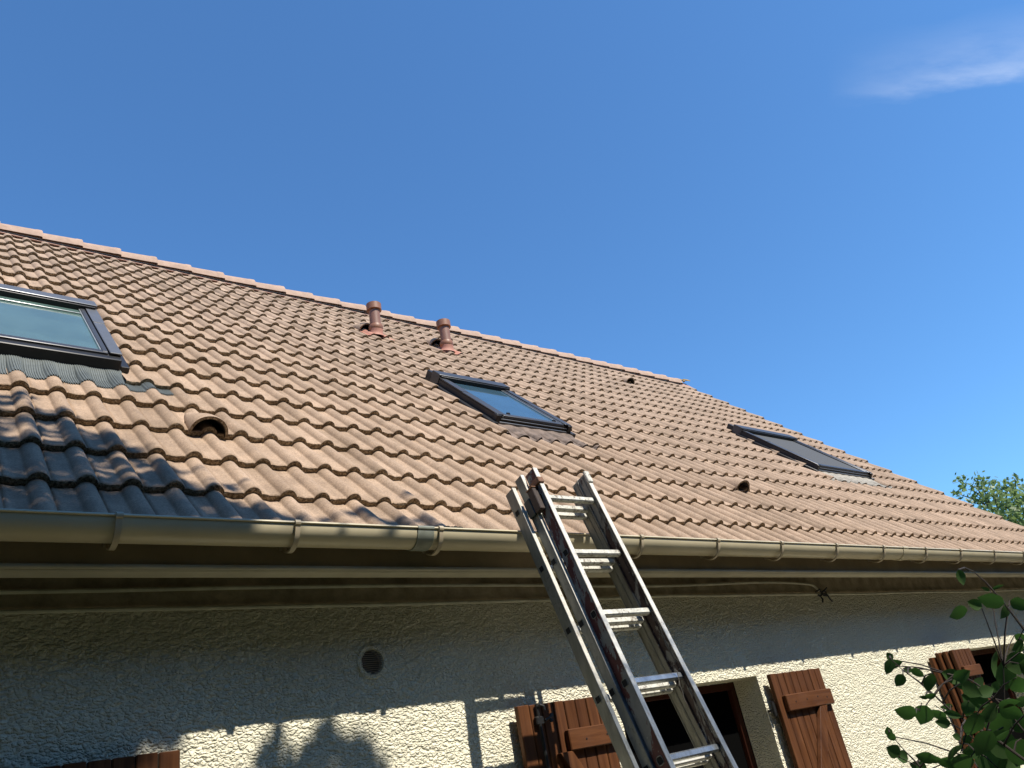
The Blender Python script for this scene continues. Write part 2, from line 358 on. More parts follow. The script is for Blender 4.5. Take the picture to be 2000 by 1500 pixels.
# ---- back slope, gables, other walls
b=MB();b.add([(XL,AY,AZ-.03),(XR,AY,AZ-.03),(XR,2*AY,EZ-.03),(XL,2*AY,EZ-.03)],[[0,1,2,3]])
for k in range(18):      # simple stepped courses on the far side
    s0=APEX-k*G
    y0,z0=AY+(APEX-s0)*ST,EZ+s0*ST;y1,z1=y0+G*ST,z0-G*ST
    b.add([(XL,y0,z0),(XR,y0,z0),(XR,y1+.012,z1+.012),(XL,y1+.012,z1+.012),(XL,y1-.003,z1-.012),(XR,y1-.003,z1-.012)],[[0,1,2,3],[3,2,5,4]])
o=b.build('back_roof_slope',M_TILE,house)
for X in (XL+.25,XR-.25):
    b=MB();t=.2 if X<3 else -.2
    b.prism([0]*5,[(X,WY+.01,GZ),(X,2*AY-WY,GZ),(X,2*AY-WY,EZ+.1),(X,AY,AZ-.14),(X,WY+.01,EZ+.1)],[(X+t,WY+.01,GZ),(X+t,2*AY-WY,GZ),(X+t,2*AY-WY,EZ+.1),(X+t,AY,AZ-.14),(X+t,WY+.01,EZ+.1)]);b.build('gable_wall',M_WALL,house)
b=MB();b.bb(XL+.45,XR-.45,2*AY-WY-.2,2*AY-WY,GZ,EZ);b.build('rear_wall',M_WALL,house)
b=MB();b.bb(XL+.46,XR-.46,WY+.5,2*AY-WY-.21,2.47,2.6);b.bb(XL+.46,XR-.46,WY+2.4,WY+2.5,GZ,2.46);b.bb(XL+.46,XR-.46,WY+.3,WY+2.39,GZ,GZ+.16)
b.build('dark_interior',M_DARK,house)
# ---- verge board under the tile edge on the right gable
b=MB();b.prism([0]*4,[rw(XR-.02,-.02,-.09),rw(XR-.06,-.02,-.09),rw(XR-.06,-.02,-.25),rw(XR-.02,-.02,-.25)],[rw(XR-.02,APEX,-.09),rw(XR-.06,APEX,-.09),rw(XR-.06,APEX,-.25),rw(XR-.02,APEX,-.25)])
b.build('verge_board',M_FASC,house)
# ---- ridge capping: overlapping half tiles, collar at the right end of each
b=MB();lich=[]
def arc(X,rad,up):
    pts=[]
    for k in range(9):
        a=math.pi*(k/8);a=math.pi*.5+(a-math.pi/2)*.98
        pts.append((X,AY-math.cos(a)*rad*1.15,AZ+up-.108+(math.sin(a)**1.05)*rad*1.28))
    return pts
x=XR+.02;PR=.345;k=0
xs=[]
xe=.598-PR*10.5
while xe<XR: xs.append(xe);xe+=PR
for q,X1 in enumerate(xs):
    X1=min(X1,XR+.015);X0=X1-PR-.03;r=random.Random(q);u=r.uniform(-.004,.004);tw=r.uniform(-.004,.004)
    A=[arc(X0,.104,-.006+u),arc(X1-.06,.1165,.0+u+tw),arc(X1-.045,.120,.0+u+tw),arc(X1-.010,.121,.0+u+tw),arc(X1,.116,-.002+u+tw)]
    inn=[[(p[0],AY+(p[1]-AY)*.86,p[2]-.016) for p in a] for a in (A[0],A[-1])]
    rings=A+[inn[1],inn[0]]
    vs=sum(rings,[]);fs=[]
    for i in range(len(rings)-1):
        for c in range(8): fs.append([i*9+c,i*9+c+1,(i+1)*9+c+1,(i+1)*9+c])
    b.cur=0;b.add(vs,fs)
rc=b.build('ridge_cap',M_RIDGE,roof,angle=50);rc['label']='row of overlapping pinkish brown ridge tiles'
b=MB()
for q in range(26):
    r=random.Random(q+50);X=XR-.11+r.uniform(-.07,.08);a=r.uniform(.25,.75)*math.pi
    c=Vector((X,AY-math.cos(a)*.138,AZ-.108+math.sin(a)*.154));b.lathe(c,(0,-math.cos(a),math.sin(a)),[(0.001,.012),(.014,.009),(.02,-.004)],7)
b.build('lichen_patch',simple('yellow_lichen',(.55,.33,.02),.9),roof)
# ---- mortar bits along ridge foot
b=MB();b.prism([0]*4,[(XL,AY-.122,AZ-.150),(XL,AY-.02,AZ-.03),(XL,AY+.02,AZ-.03),(XL,AY+.1,AZ-.13)],[(XR-.01,AY-.122,AZ-.150),(XR-.01,AY-.02,AZ-.03),(XR-.01,AY+.02,AZ-.03),(XR-.01,AY+.1,AZ-.13)])
b.build('ridge_mortar',simple('pink_mortar',(.36,.22,.17),.95,0,.2,30,.8,.006),roof)

# ---- front wall with real relief
opens=[(2.545,3.697,1.02,1.894),(6.30,7.46,1.02,1.894),(-1.40,-.19,1.02,1.894),(8.3,9.1,GZ+.0,1.894)]
def vnoise(shape,X,Z,cx,cz,seed):
    r=np.random.default_rng(seed);g=r.random((256,256))
    u=X/cx;v=Z/cz;iu=np.floor(u).astype(int);iv=np.floor(v).astype(int);fu=u-iu;fv=v-iv
    fu=fu*fu*(3-2*fu);fv=fv*fv*(3-2*fv);a=lambda p,q:g[(iu+p)%256,(iv+q)%256]
    return (a(0,0)*(1-fu)+a(1,0)*fu)*(1-fv)+(a(0,1)*(1-fu)+a(1,1)*fu)*fv
xs_=[np.arange(-.5,4.7,.0058),np.arange(4.7,XR-.24,.013)]
gx=np.concatenate(xs_);gz=np.arange(1.02,2.475,.0062)
for (a,b_,c,d) in opens:
    for e in (a,b_):
        if e>gx[0]: gx[np.argmin(abs(gx-e))]=e
    for e in (c,d): gz[np.argmin(abs(gz-e))]=e
GX,GZZ=np.meshgrid(gx,gz)
wx=GX+.012*vnoise(0,GX,GZZ,.05,.05,1)+GZZ*.25;wz=GZZ+.012*vnoise(0,GX,GZZ,.05,.05,2)
h=.40*vnoise(0,wx,wz,.022,.0125,3)+.50*vnoise(0,wx,wz,.0118,.0100,4)-.45*np.clip(1-abs(2*vnoise(0,wx,wz,.026,.015,5)-1)*2.4,0,1)+.3
smooth_=np.clip((GX-1.0)/3.5,0,1)*.0
amp=.0085*(1-.25*np.clip((GZZ-2.05)/.3,0,1))
Y=WY-(h-.55)*amp+.002*vnoise(0,GX,GZZ,.4,.3,6)
cx=(gx[:-1]+gx[1:])/2;cz=(gz[:-1]+gz[1:])/2;CX,CZ=np.meshgrid(cx,cz)
msk=np.ones(CX.shape,bool)
for (a,b_,c,d) in opens: msk&=~((CX>a)&(CX<b_)&(CZ>c)&(CZ<d))
vent=(1.225,2.127)
msk&=((CX-vent[0])**2+(CZ-vent[1])**2)>.045**2
nX=len(gx);a=np.arange(nX*len(gz)).reshape(len(gz),nX)
Fw=np.stack([a[:-1,:-1],a[:-1,1:],a[1:,1:],a[1:,:-1]],-1)[msk]
Vw=np.stack([GX,Y,GZZ],-1).reshape(-1,3)
wall=mk('front_wall',Vw,Fw,[M_WALL],house,None,True,0)
wall['label']='cream rough rendered wall under the eave'
b=MB()
def sheet(x0,x1,z0,z1): b.add([(x0,WY,z0),(x1,WY,z0),(x1,WY,z1),(x0,WY,z1)],[[0,1,2,3]])
sheet(XL+.25,-1.40,GZ,2.475);sheet(-1.40,-.5,1.894,2.475);sheet(-.19,-.5+.0,1.02,1.894) if False else None
sheet(-1.40,8.3,GZ,1.02);sheet(9.1,XR-.25,GZ,1.02);sheet(gx[-1],XR-.25,1.02,2.475)
b.build('lower_wall',M_WALL,house)
# reveals, lintels, sills, window frames
def reveal(a,b_,c,d,dep=.17):
    q=MB()
    rr=np.random.default_rng(int(a*10)+99)
    def strip(p0,p1,nrm_,n=60,mdep=14):
        vs=[];fs=[]
        for i in range(n+1):
            for k in range(mdep+1):
                p=Vector(p0).lerp(Vector(p1),i/n);p=p+Vector((0,dep*k/mdep,0))
                if 0<k<mdep: p=p+Vector(nrm_)*float(rr.normal(0,.0017))
                vs.append(p)
        for i in range(n):
            for k in range(mdep): fs.append([i*(mdep+1)+k,i*(mdep+1)+k+1,(i+1)*(mdep+1)+k+1,(i+1)*(mdep+1)+k])
        q.add(vs,fs)
    strip((a,WY+.0,c),(a,WY+.0,d),(1,0,0));strip((b_,WY,c),(b_,WY,d),(-1,0,0));strip((a,WY,d),(b_,WY,d),(0,0,-1))
    q.box((a-.03,WY-.03,c-.05),(b_-a+.06,0,0),(0,dep+.03,0),(0,0,.05),.006)
    return q.build('window_reveal',M_WALL,house,angle=60)
for n_,(a,b_,c,d) in enumerate(opens):
    reveal(a,b_,c,d)
    y0=WY+.172;q=MB();fw=.040
    q.bb(a,b_,y0,y0+.06,d-fw,d,.004);q.bb(a,b_,y0,y0+.06,c,c+fw,.004);q.bb(a,a+fw,y0+.001,y0+.061,c+fw,d-fw,.004);q.bb(b_-fw,b_,y0+.001,y0+.061,c+fw,d-fw,.004)
    fr=q.build('window',M_FRW,house)
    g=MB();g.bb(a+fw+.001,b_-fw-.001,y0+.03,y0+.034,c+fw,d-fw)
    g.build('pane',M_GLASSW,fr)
# ---- unpainted plaster band under the soffit
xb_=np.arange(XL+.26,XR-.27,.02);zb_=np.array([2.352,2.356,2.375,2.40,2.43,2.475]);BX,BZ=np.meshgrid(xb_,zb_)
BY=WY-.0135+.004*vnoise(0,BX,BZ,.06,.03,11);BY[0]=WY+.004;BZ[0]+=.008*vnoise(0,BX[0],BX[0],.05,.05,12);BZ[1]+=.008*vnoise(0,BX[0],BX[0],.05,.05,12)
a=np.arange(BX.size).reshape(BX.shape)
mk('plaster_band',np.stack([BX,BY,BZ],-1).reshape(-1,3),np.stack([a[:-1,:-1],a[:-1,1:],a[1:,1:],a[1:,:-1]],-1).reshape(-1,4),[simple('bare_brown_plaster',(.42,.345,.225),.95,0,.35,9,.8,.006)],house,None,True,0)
# ---- round wall vent
b=MB();b.lathe((vent[0],WY,vent[1]),(0,-1,0),[(.068,-.006),(.067,.004),(.064,.007),(.0505,.007),(.049,.002),(.049,-.03)],40)
vr=b.build('wall_vent',M_WALL,house)
b=MB()
b.lathe((vent[0],WY+.028,vent[1]),(0,-1,0),[(.0488,0),(.001,0)],40)
b.cur=1
for k in range(12):
    z=vent[1]-.044+.008*k;hw=math.sqrt(max(0,.0485**2-(z-vent[1])**2))
    if hw>.008: b.box((vent[0]-hw,WY-.004,z-.0018),(2*hw,0,0),(0,.010,.004),(0,.0012,-.0024))
b.build('grille',[M_BLACK,simple('grille_slats',(.26,.22,.17),.6)],vr)

# ---- eave: fascia, bead, trim, soffit
b=MB();b.bb(XL,XR-.02,.0,.022,2.424,2.56);fa=b.build('fascia',M_FASC,house)
b=MB();b.tube([(XL+.01,-.004,2.4155),(XR-.03,-.004,2.4155)],.0085,10)
pts=[(0.0,2.4065),(.006,2.402),(.045,2.4005),(.078,2.4045),(.082,2.415),(.082,2.4235),(.003,2.4235)]
b.prism(pts,[(XL,y,z) for y,z in pts],[(XR-.02,y,z) for y,z in pts]);b.build('eave_trim',M_TRIM,house)
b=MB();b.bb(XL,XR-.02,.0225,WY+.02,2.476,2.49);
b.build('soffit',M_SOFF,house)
# ---- gutter
GY,GR=-.068,.062
def gz_(X): return 2.533+.0028*X
def gprof(r,close=False,n=18,t0=0.0,t1=math.pi):
    return [(GY-r*math.cos(t0+(t1-t0)*k/n),-r*math.sin(t0+(t1-t0)*k/n)) for k in range(n+1)]
out=gprof(GR);inn=gprof(GR-.0025)[::-1]
bead=[(GY-GR+.0+.0070*math.cos(a),.003+.0070*math.sin(a)) for a in [math.pi*(-.28+1.45*k/9)*1.0 for k in range(10)]]
back=[(GY+GR,.022),(GY+GR-.0025,.022)]
full=out+back+inn+bead[:9]
secs=[(XL-.02,1.232),(1.306,5.17),(5.23,XR+.04)]
b=MB()
for (x0,x1) in [(XL-.02,XR+.04)]:
    b.prism(full,[(x0,y,gz_(x0)+z) for y,z in full],[(x1,y,gz_(x1)+z) for y,z in full])
gut=b.build('gutter',M_PVC,house,angle=50);gut['label']='sand coloured half round plastic gutter along the eave'
jo=gprof(GR+.0045)+gprof(GR+.0005)[::-1]
for X0,X1,mt in ((1.238,1.312,M_SLV),(5.165,5.235,M_PVC),(8.6,8.67,M_PVC)):
    b=MB();b.prism(jo,[(X0,y,gz_(X0)+z) for y,z in jo],[(X1,y,gz_(X1)+z) for y,z in jo])
    bd=[(GY-GR-.001+.009*math.cos(a),.003+.009*math.sin(a)) for a in [2*math.pi*k/12 for k in range(12)]]
    b.prism(bd,[(X0,y,gz_(X0)+z) for y,z in bd],[(X1,y,gz_(X1)+z) for y,z in bd])
    b.build('joint_sleeve',mt,gut)
bx=[-2.8,-2.2,-1.6,-1.02,-.42,.165,.742,1.343,1.93,2.513,3.11,3.70,4.298,4.889,5.50,6.07,6.696,7.30,7.9,8.5,9.1,9.7]
for X in bx:
    b=MB();ro,ri=GR+.0115,GR+.0068
    def el(r): return [(GY+.002-r*math.cos(a)*(1.0),-r*math.sin(a)*1.13) for a in [math.pi*(.02+.93*k/20) for k in range(21)]]
    p=el(ro)+el(ri)[::-1]
    b.prism(p,[(X-.009,y,gz_(X)+z) for y,z in p],[(X+.009,y,gz_(X)+z) for y,z in p])
    cl=[(GY-GR-.003+.0135*math.cos(a),.001+.0125*math.sin(a)) for a in [2*math.pi*k/12 for k in range(12)]]
    b.prism(cl,[(X-.010,y,gz_(X)+z) for y,z in cl],[(X+.010,y,gz_(X)+z) for y,z in cl])
    b.bb(X-.012,X+.012,-.0045,-.0002,gz_(X)-.055,gz_(X)+.01)
    b.box((X-.012,GY-GR,gz_(X)+.004),(.024,0,0),(0,GR*2,.012),(0,0,.003))
    b.build('bracket',M_BRK,gut)
# debris on the lip
b=MB();r=random.Random(3)
for k in range(12):
    X=1.36+r.random()*.10;b.lathe((X,GY-GR+.01+r.uniform(0,.012),gz_(X)+.012),(r.uniform(-.3,.3),r.uniform(-.3,.3),1),[(.001,.008),(.009,.006),(.013,-.004)],7)
b.build('moss_debris',M_BLACKM,gut)

# ---- vent hood tiles
def hood(X,S,wd=.090,ht=.064,ln=.30,roll=True):
    q=MB();n=16;rings=[]
    for (s,wf,hf) in ((0,1,1),(.02,1.0,.99),(.08,.93,.86),(.16,.80,.60),(.23,.62,.34),(ln,.45,.12)):
        rings.append([rw(X+wd*wf*math.cos(math.pi*k/n)*1.0,S+s,-.046+(ht+.042)*hf*math.sin(math.pi*k/n)**.9) for k in range(n+1)])
    innr=[[rw(X+wd*.86*math.cos(math.pi*k/n),S+s,-.046+(ht*.86+.036)*hf*math.sin(math.pi*k/n)**.9) for k in range(n+1)] for s,hf in ((0.0,1),(.14,.55))]
    vs=sum(rings,[]);fs=[]
    for i in range(len(rings)-1):
        for c in range(n): fs.append([i*(n+1)+c,i*(n+1)+c+1,(i+1)*(n+1)+c+1,(i+1)*(n+1)+c])
    q.cur=0;q.add(vs,fs)
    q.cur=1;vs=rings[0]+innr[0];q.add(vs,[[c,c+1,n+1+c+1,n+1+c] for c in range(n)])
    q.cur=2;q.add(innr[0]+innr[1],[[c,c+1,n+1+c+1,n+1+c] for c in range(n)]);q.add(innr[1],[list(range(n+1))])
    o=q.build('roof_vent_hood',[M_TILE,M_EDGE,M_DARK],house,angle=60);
    a=o.data.attributes.new('tv','FLOAT','POINT');a.data.foreach_set('value',np.full(len(o.data.vertices),.62,dtype=np.float32));return o
hood(.742,3*G-.015,.092,.056)['label']='wide vent hood low on the roof left of the middle'
hood(4.87,3*G-.01)['label']='vent hood low on the roof right of the ladder'
hood(7.62,14.9*G)['label']='vent hood high up near the right end of the ridge'
hood(3.32,14*G)['label']='vent hood behind the left clay coloured pipe'
hood(4.20,14*G)['label']='vent hood behind the right clay coloured pipe'
# ---- vent pipes
for n_,(X,S) in enumerate(((3.365,4.76),(4.21,4.69))):
    c=rw(X,S,-.02);b=MB();lean=Vector((.012 if n_==0 else 0,-.01,1)).normalized()
    b.lathe(c,lean,[(.057,.0),(.057,.31),(.05,.312),(.05,.28)],28);vp=b.build('vent_pipe',M_TERRA,house)
    vp['label']='clay coloured plastic vent pipe, the left of the pair' if n_==0 else 'clay coloured plastic vent pipe, the right of the pair'
    b=MB();b.lathe(c,lean,[(.0575,.300),(.078,.300),(.079,.374),(.0765,.3745),(.02,.377),(.001,.377)],36);b.build('cap',M_TERRAC,vp)
    b=MB();b.lathe(c,lean,[(.062,.045),(.070,.058),(.0745,.075),(.0745,.095),(.069,.112),(.0578,.118)],30);b.build('collar',M_TERRAC,vp)
    b=MB();nn=Vector((0,-ST,ST));b.lathe(rw(X,S-.0,-.03),(nn*.55+Vector((0,0,.7))).normalized(),[(.088,.0),(.076,.014),(.069,.032),(.065,.05),(.063,.075)],28)
    # moulded tile plate with a roll either side
    vs=[];fs=[];nx_=24
    for i in range(2):
        for k in range(nx_+1):
            x=X-.13+.32*k/nx_;d=((x+.075)%.15)-.075;vs.append(rw(x,S-.07 if i==0 else S+.14,float(prof(np.array([d]))[0])-.030+.006+(.0 if i==0 else -.012)))
    for k in range(nx_): fs.append([k,k+1,nx_+1+k+1,nx_+1+k])
    b.add(vs,fs);b.build('base_tile',M_TERRAB,vp)
# ---- skylights
def skylight(X0,X1,kind,label):
    S0,S1=1.985,(3.165,3.01,3.16)[kind-1];fwd=.095;nt_=.040
    def bx(q,x0,x1,s0,s1,n0,n1,bev=.004): 
        o=rw(x0,s0,n0);q.box(o,Vector((x1-x0,0,0)),rw(0,s1-s0,0)-rw(0,0,0),rw(0,0,n1-n0)-rw(0,0,0),bev)
    q=MB()
    bx(q,X0,X0+.018,S0,S1,-.07,nt_-.006);bx(q,X1-.018,X1,S0,S1,-.07,nt_-.006);bx(q,X0+.018,X1-.018,S0-.002,S0+.022,-.07,nt_-.012)
    sk=q.build('skylight',M_SKD,house);sk['label']=label
    cm=M_SKG if kind==1 else M_SKF
    if kind==1:
        q=MB();bx(q,X0+.004,X1-.004,S0-.068,S0-.0025,-.045,nt_-.013,.004);q.build('front_profile',M_SKD,sk)
    for (x0,x1) in ((X0-.004,X0+.058),(X1-.058,X1+.004)):
        q=MB();bx(q,x0,x1,S0-.006,S1-.15,nt_-.006,nt_+.006,.003);bx(q,x0-.002,x1+.002,S1-.5,S1-.1,nt_+.0045,nt_+.0085,.001);q.build('side_cladding',cm,sk)
    q=MB()
    for (x0,x1) in ((X0+.064,X0+.092),(X1-.092,X1-.064)): bx(q,x0,x1,S0+.02,S1-.12,nt_-.02,nt_+.0015,.003)
    bx(q,X0+.064,X1-.064,S0+.0,S0+.05,nt_-.02,nt_-.001,.003);q.build('sash',M_SKF if kind!=1 else M_SKF,sk)
    q=MB()
    for (x0,x1) in ((X0+.0925,X0+.098),(X1-.098,X1-.0925)): bx(q,x0,x1,S0+.055,S1-.12,nt_-.015,nt_-.003,.001)
    bx(q,X0+.0925,X1-.0925,S0+.0505,S0+.057,nt_-.015,nt_-.003,.001);
    if kind!=3: q.build('glazing_bead',M_SEAL,sk)
    q=MB();bx(q,X0-.006,X1+.006,S1-.13,S1,-.06,nt_+.034,.003);q.build('top_cover',cm,sk)
    q=MB();bx(q,X0+.006,X1-.006,S1-.15,S1-.131,-.01,nt_+.024,.002);q.build('cover_lip',M_SKD,sk)
    q=MB();bx(q,X0+.07,X1-.07,S0+.04,S1-.12,nt_-.03,nt_-.012,0)
    if kind==3: q.build('outer_blind',simple('grey_mesh_blind',(.062,.064,.064),.8,0,.06,200,.3,.0005),sk)
    else: q.build('pane',M_GLASS1 if kind==1 else M_GLASS2,sk)
    if kind!=1:
        q=MB()
        bx(q,X0+.01,X1-.01,S0-.02,S0-.003,-.028,-.010,.003);bx(q,X0+.04,X1-.03,S0-.012,S0-.003,.006,.012,.002);q.build('front_profile',M_SKG,sk)
        for (u0,u1) in ((X0-.01,X0+.03),(X1-.03,X1+.01)):
            q=MB();bx(q,u0,u1,S0-.022,S0+.03,-.05,nt_+.0,.004);q.build('corner_cap',M_SKD,sk)
    if kind!=1:
        q=MB();bx(q,X0-.004,X0+.05,S1+.002,S1+.085,-.05,nt_+.012,.003);q.build('end_block',M_SKD,sk)
    if kind==2:
        for xx in (X0+.15,X1-.12):
            q=MB();bx(q,xx-.011,xx+.011,S0+.062,S0+.068,nt_-.012,nt_+.008,.001);bx(q,xx-.011,xx-.004,S0+.052,S0+.08,nt_-.012,nt_+.004,.001);bx(q,xx+.004,xx+.011,S0+.052,S0+.08,nt_-.012,nt_+.004,.001);q.build('clip',M_SKD,sk)
    if kind==1:
        q=MB();bx(q,X0+.098,X1-.098,2.887,2.895,nt_-.013,nt_-.002,.001);q.build('glazing_bead',M_SEAL,sk)
    # apron flashing draped over the tile rolls of the course below
    xa,xb=X0-.06,X1+(.22 if kind==1 else .13);n=int((xb-xa)/.0026);NR=9
    vs=[];fs=[];rr=random.Random(kind);waves=[rr.uniform(0,6.28) for _ in range(4)];js=4*G
    for i in range(NR):
        t=i/(NR-1)
        for k in range(n+1):
            x=xa+(xb-xa)*k/n;d=((x+.075)%.15)-.075;h_=float(prof(np.array([d]))[0])-.030
            e=min(max((x-X1)/.03,0),1);e2=min(max((x-X1)/.2,0),1)
            sb=((1.60,1.712,1.715)[kind-1])+((.03,-.04,.0)[kind-1])*e2;sb2=sb
            if kind==1: sb2+=(.007 if k%4<2 else -.004)
            else: sb2+=.011*math.sin(x*23+waves[0])+.009*math.sin(x*57+waves[1])
            st_=2.0*(1-e)+1.765*e
            if x<X0: st_=1.765
            s=sb2+(st_-sb2)*t
            tt=min(max((s-1.74)/.2,0),1)*(1-e)
            base=h_-((s-js)/G)*.030
            n_=base*(1-tt)+(-.035)*tt+.0055+((.0026 if k%4<2 else -.0026)*(1-tt*.5) if kind==1 else .006*abs(math.sin(x*31+waves[2]))*(1-t)+.003*math.sin(x*44+i*1.7+waves[3])+.003)
            if x>X1+.03: n_-=.002*t
            vs.append(rw(x,s,n_))
    for i in range(NR-1):
        for k in range(n): fs.append([i*(n+1)+k,i*(n+1)+k+1,(i+1)*(n+1)+k+1,(i+1)*(n+1)+k])
    q=MB();q.add(vs,fs);q.build('flashing',(M_LEAD,M_LEAD2,M_LEAD3)[kind-1],sk,angle=25)
    q=MB();bx(q,X0-.05,X1+.05,S0-.25,S1+.02,-.11,-.068,0);q.build('roof_lining',M_DARK,sk)
    for u0 in (X1+.0005,X0-.0455):
        q=MB();bx(q,u0,u0+.045,S0-.05,S1-.1,-.045,-.012,.003);q.build('side_flashing',M_SKD,sk)
    return sk
skylight(-.65,.492,1,'large skylight at the left edge over pleated grey flashing')
skylight(3.055,3.785,2,'small skylight with blue glass above the ladder')
skylight(7.37,8.50,3,'skylight with a grey outer blind near the right verge')

# ---- shutters
def planks(q,x0,x1,y0,y1,z0,z1,n,grow=.0045):
    w_=(x1-x0)/n
    for k in range(n): q.bb(x0+k*w_+grow/2,x0+(k+1)*w_-grow/2,y0+(.001 if k%2 else 0),y1,z0,z1-(.0015 if k%3 else 0),.003)
def vary(o,seed=0):
    me=o.data;n=len(me.vertices);co=np.empty(n*3,dtype=np.float32);me.vertices.foreach_get('co',co);x=co.reshape(-1,3)[:,0]
    r=np.random.default_rng(seed);t=r.random(400);k=((x+20)/.0605).astype(int)%400
    a=me.attributes.new('tv','FLOAT','POINT');a.data.foreach_set('value',t[k].astype(np.float32));return o
def shutter(x0,x1,label,mirror,nails,brace=True,yf=.235,th=.028,bat=(0,1),zt=1.888,hinge_left=True):
    q=MB();planks(q,x0,x1,yf,yf+th,1.03,zt,8)
    sh=vary(q.build('shutter',M_SHUT,house),int(x0*10)+30);sh['label']=label
    w_=x1-x0;bx0,bx1=(x0+w_*bat[0],x0+w_*bat[1])
    q=MB();q.bb(bx0,bx1,yf-.030,yf-.0005,1.10,1.187,.004);vary(q.build('batten',M_SHUTH,sh),4);q=MB();q.bb(bx0,bx1,yf-.030,yf-.0005,1.678,1.765,.004);bt=vary(q.build('batten',M_SHUTH,sh),3)
    if nails:
        for (u,z) in nails:
            q=MB();q.lathe((x0+w_*u,yf-.030,z),(0,-1,0),[(.0045,-.001),(.0045,.0015),(.001,.002)],8);q.build('nail',M_BLACK,sh)
    if brace:
        q=MB();a_,b2=((x1-.17,1.677),(x0+.06,1.188)) if not mirror else ((x0+.17,1.677),(x1-.06,1.188))
        d=Vector((b2[0]-a_[0],0,b2[1]-a_[1]));pr_=Vector((.075,0,0));q.box((a_[0],yf-.028,a_[1]),pr_,Vector((0,.0275,0)),d,.003);vary(q.build('brace',M_SHUT,sh),5)
    hx=x0 if hinge_left else x1
    sgn=-1 if hinge_left else 1
    for z in (1.70,1.16):
        q=MB();q.tube([(hx+sgn*.018,yf+.03,z-.032),(hx+sgn*.018,yf+.03,z+.045)],.011,10);q.bb(min(hx,hx+sgn*.018),max(hx,hx+sgn*.018)+.0,yf+.026,yf+.034,z-.02,z+.03);q.tube([(hx+sgn*.018,yf+.03,z),(hx+sgn*.03,WY+.01,z)],.007,8);q.build('hinge',M_BLACK,sh)
    return sh
NZ=[(.10,1.722)]
shutter(3.735,4.262,'right hand shutter of the window behind the ladder',False,[(.24,1.722),(.46,1.725),(.68,1.73),(.86,1.72)],bat=(.09,.985))
q=[(.62,1.715),(.86,1.72)]
ls=shutter(1.868,2.41,'left hand shutter of the window behind the ladder, with a black bolt',True,q,bat=(.44,.99),hinge_left=False)
# espagnolette bolt and strap on the left shutter
q=MB();q.tube([(1.965,.222,1.885),(1.965,.215,1.30)],.008,10);q.tube([(1.965,.215,1.872),(1.972,.205,1.878),(1.985,.2,1.872),(1.99,.2,1.855)],.006,8)
q.bb(1.945,1.99,.213,.234,1.80,1.835,.004);q.tube([(1.99,.21,1.815),(2.012,.205,1.822),(2.024,.205,1.83)],.006,8);q.lathe((2.026,.205,1.831),(0,-1,0),[(.001,-.004),(.010,-.003),(.010,.003),(.001,.004)],12);q.lathe((2.02,.205,1.812),(0,-1,0),[(.001,-.004),(.009,-.003),(.009,.003),(.001,.004)],12)
q.bb(1.948,1.985,.213,.234,1.60,1.63,.004);q.tube([(1.965,.213,1.615),(1.965,.17,1.61),(2.0,.165,1.59)],.007,8);q.build('bolt',M_BLACK,ls)
shutter(-.08,.468,'shutter at the lower left, only its top edge in the picture',False,[(.24,1.722),(.5,1.725),(.75,1.73)],bat=(.09,.985))
shutter(-2.05,-1.5,'shutter left of the picture frame on the same window',True,[(.5,1.72)],hinge_left=False)
# far window: stack of three folded leaves
for k in range(4):
    q=MB();y=.150+.036*k;planks(q,(5.90,5.865,5.825,5.78)[k],6.21+.004*k,y,y+.028,1.04,(1.886,1.885,1.884,1.862)[k],6)
    sh=vary(q.build('shutter_leaf',M_SHUT,house),60+k)
    if k==0:
        sh['label']='front leaf of the folded shutter at the far window';q=MB();q.bb(5.93,6.205,.125,.1495,1.69,1.765,.004);vary(q.build('batten',M_SHUTH,sh),9)
q=MB();q.bb(7.54,8.0,.20,.228,1.04,1.886);
shutter(7.56,8.05,'shutter right of the far window, behind the leaves',False,[(.3,1.72)])
# ============================================================ CABLES
def cable(name,label,cat,pts,r):
    q=MB();P=[];n=len(pts)
    # catmull-rom
    for i in range(n-1):
        p0=Vector(pts[max(i-1,0)]);p1=Vector(pts[i]);p2=Vector(pts[i+1]);p3=Vector(pts[min(i+2,n-1)])
        for k in range(10):
            t=k/10;P.append(.5*((2*p1)+(p2-p0)*t+(2*p0-5*p1+4*p2-p3)*t*t+(3*p1-p0-3*p2+p3)*t*t*t))
    P.append(Vector(pts[-1]));q.tube(P,r,8);o=q.build(name,M_CAB);tag(o,label,cat);return o
yc=WY-.030
c1=cable('wall_cable','upper cream cable along the wall top, ending at the black tie','cable',[(XL+.3,yc,2.41),(-1,yc,2.412),(.07,yc,2.417),(.7,yc,2.424),(1.44,yc,2.427),(2.1,yc,2.424),(2.55,yc,2.417),(3.05,yc,2.414),(3.5,yc,2.421),(3.9,yc,2.429),(4.2,yc,2.428),(4.5,yc-.002,2.415),(4.575,yc-.002,2.40),(4.60,yc-.01,2.365)],.0078)
c2=cable('wall_cable','lower cream cable that runs on past the black tie to the right','cable',[(XL+.3,yc,2.35),(-1,yc,2.352),(.07,yc,2.353),(.8,yc,2.350),(1.43,yc,2.348),(2.0,yc,2.350),(2.6,yc,2.352),(3.09,yc,2.358),(3.5,yc,2.353),(4.0,yc,2.352),(4.62,yc,2.347),(5.3,yc,2.342),(6,yc,2.345),(7.07,yc,2.338),(8,yc,2.342),(9.7,yc,2.34)],.0078)
b=MB()
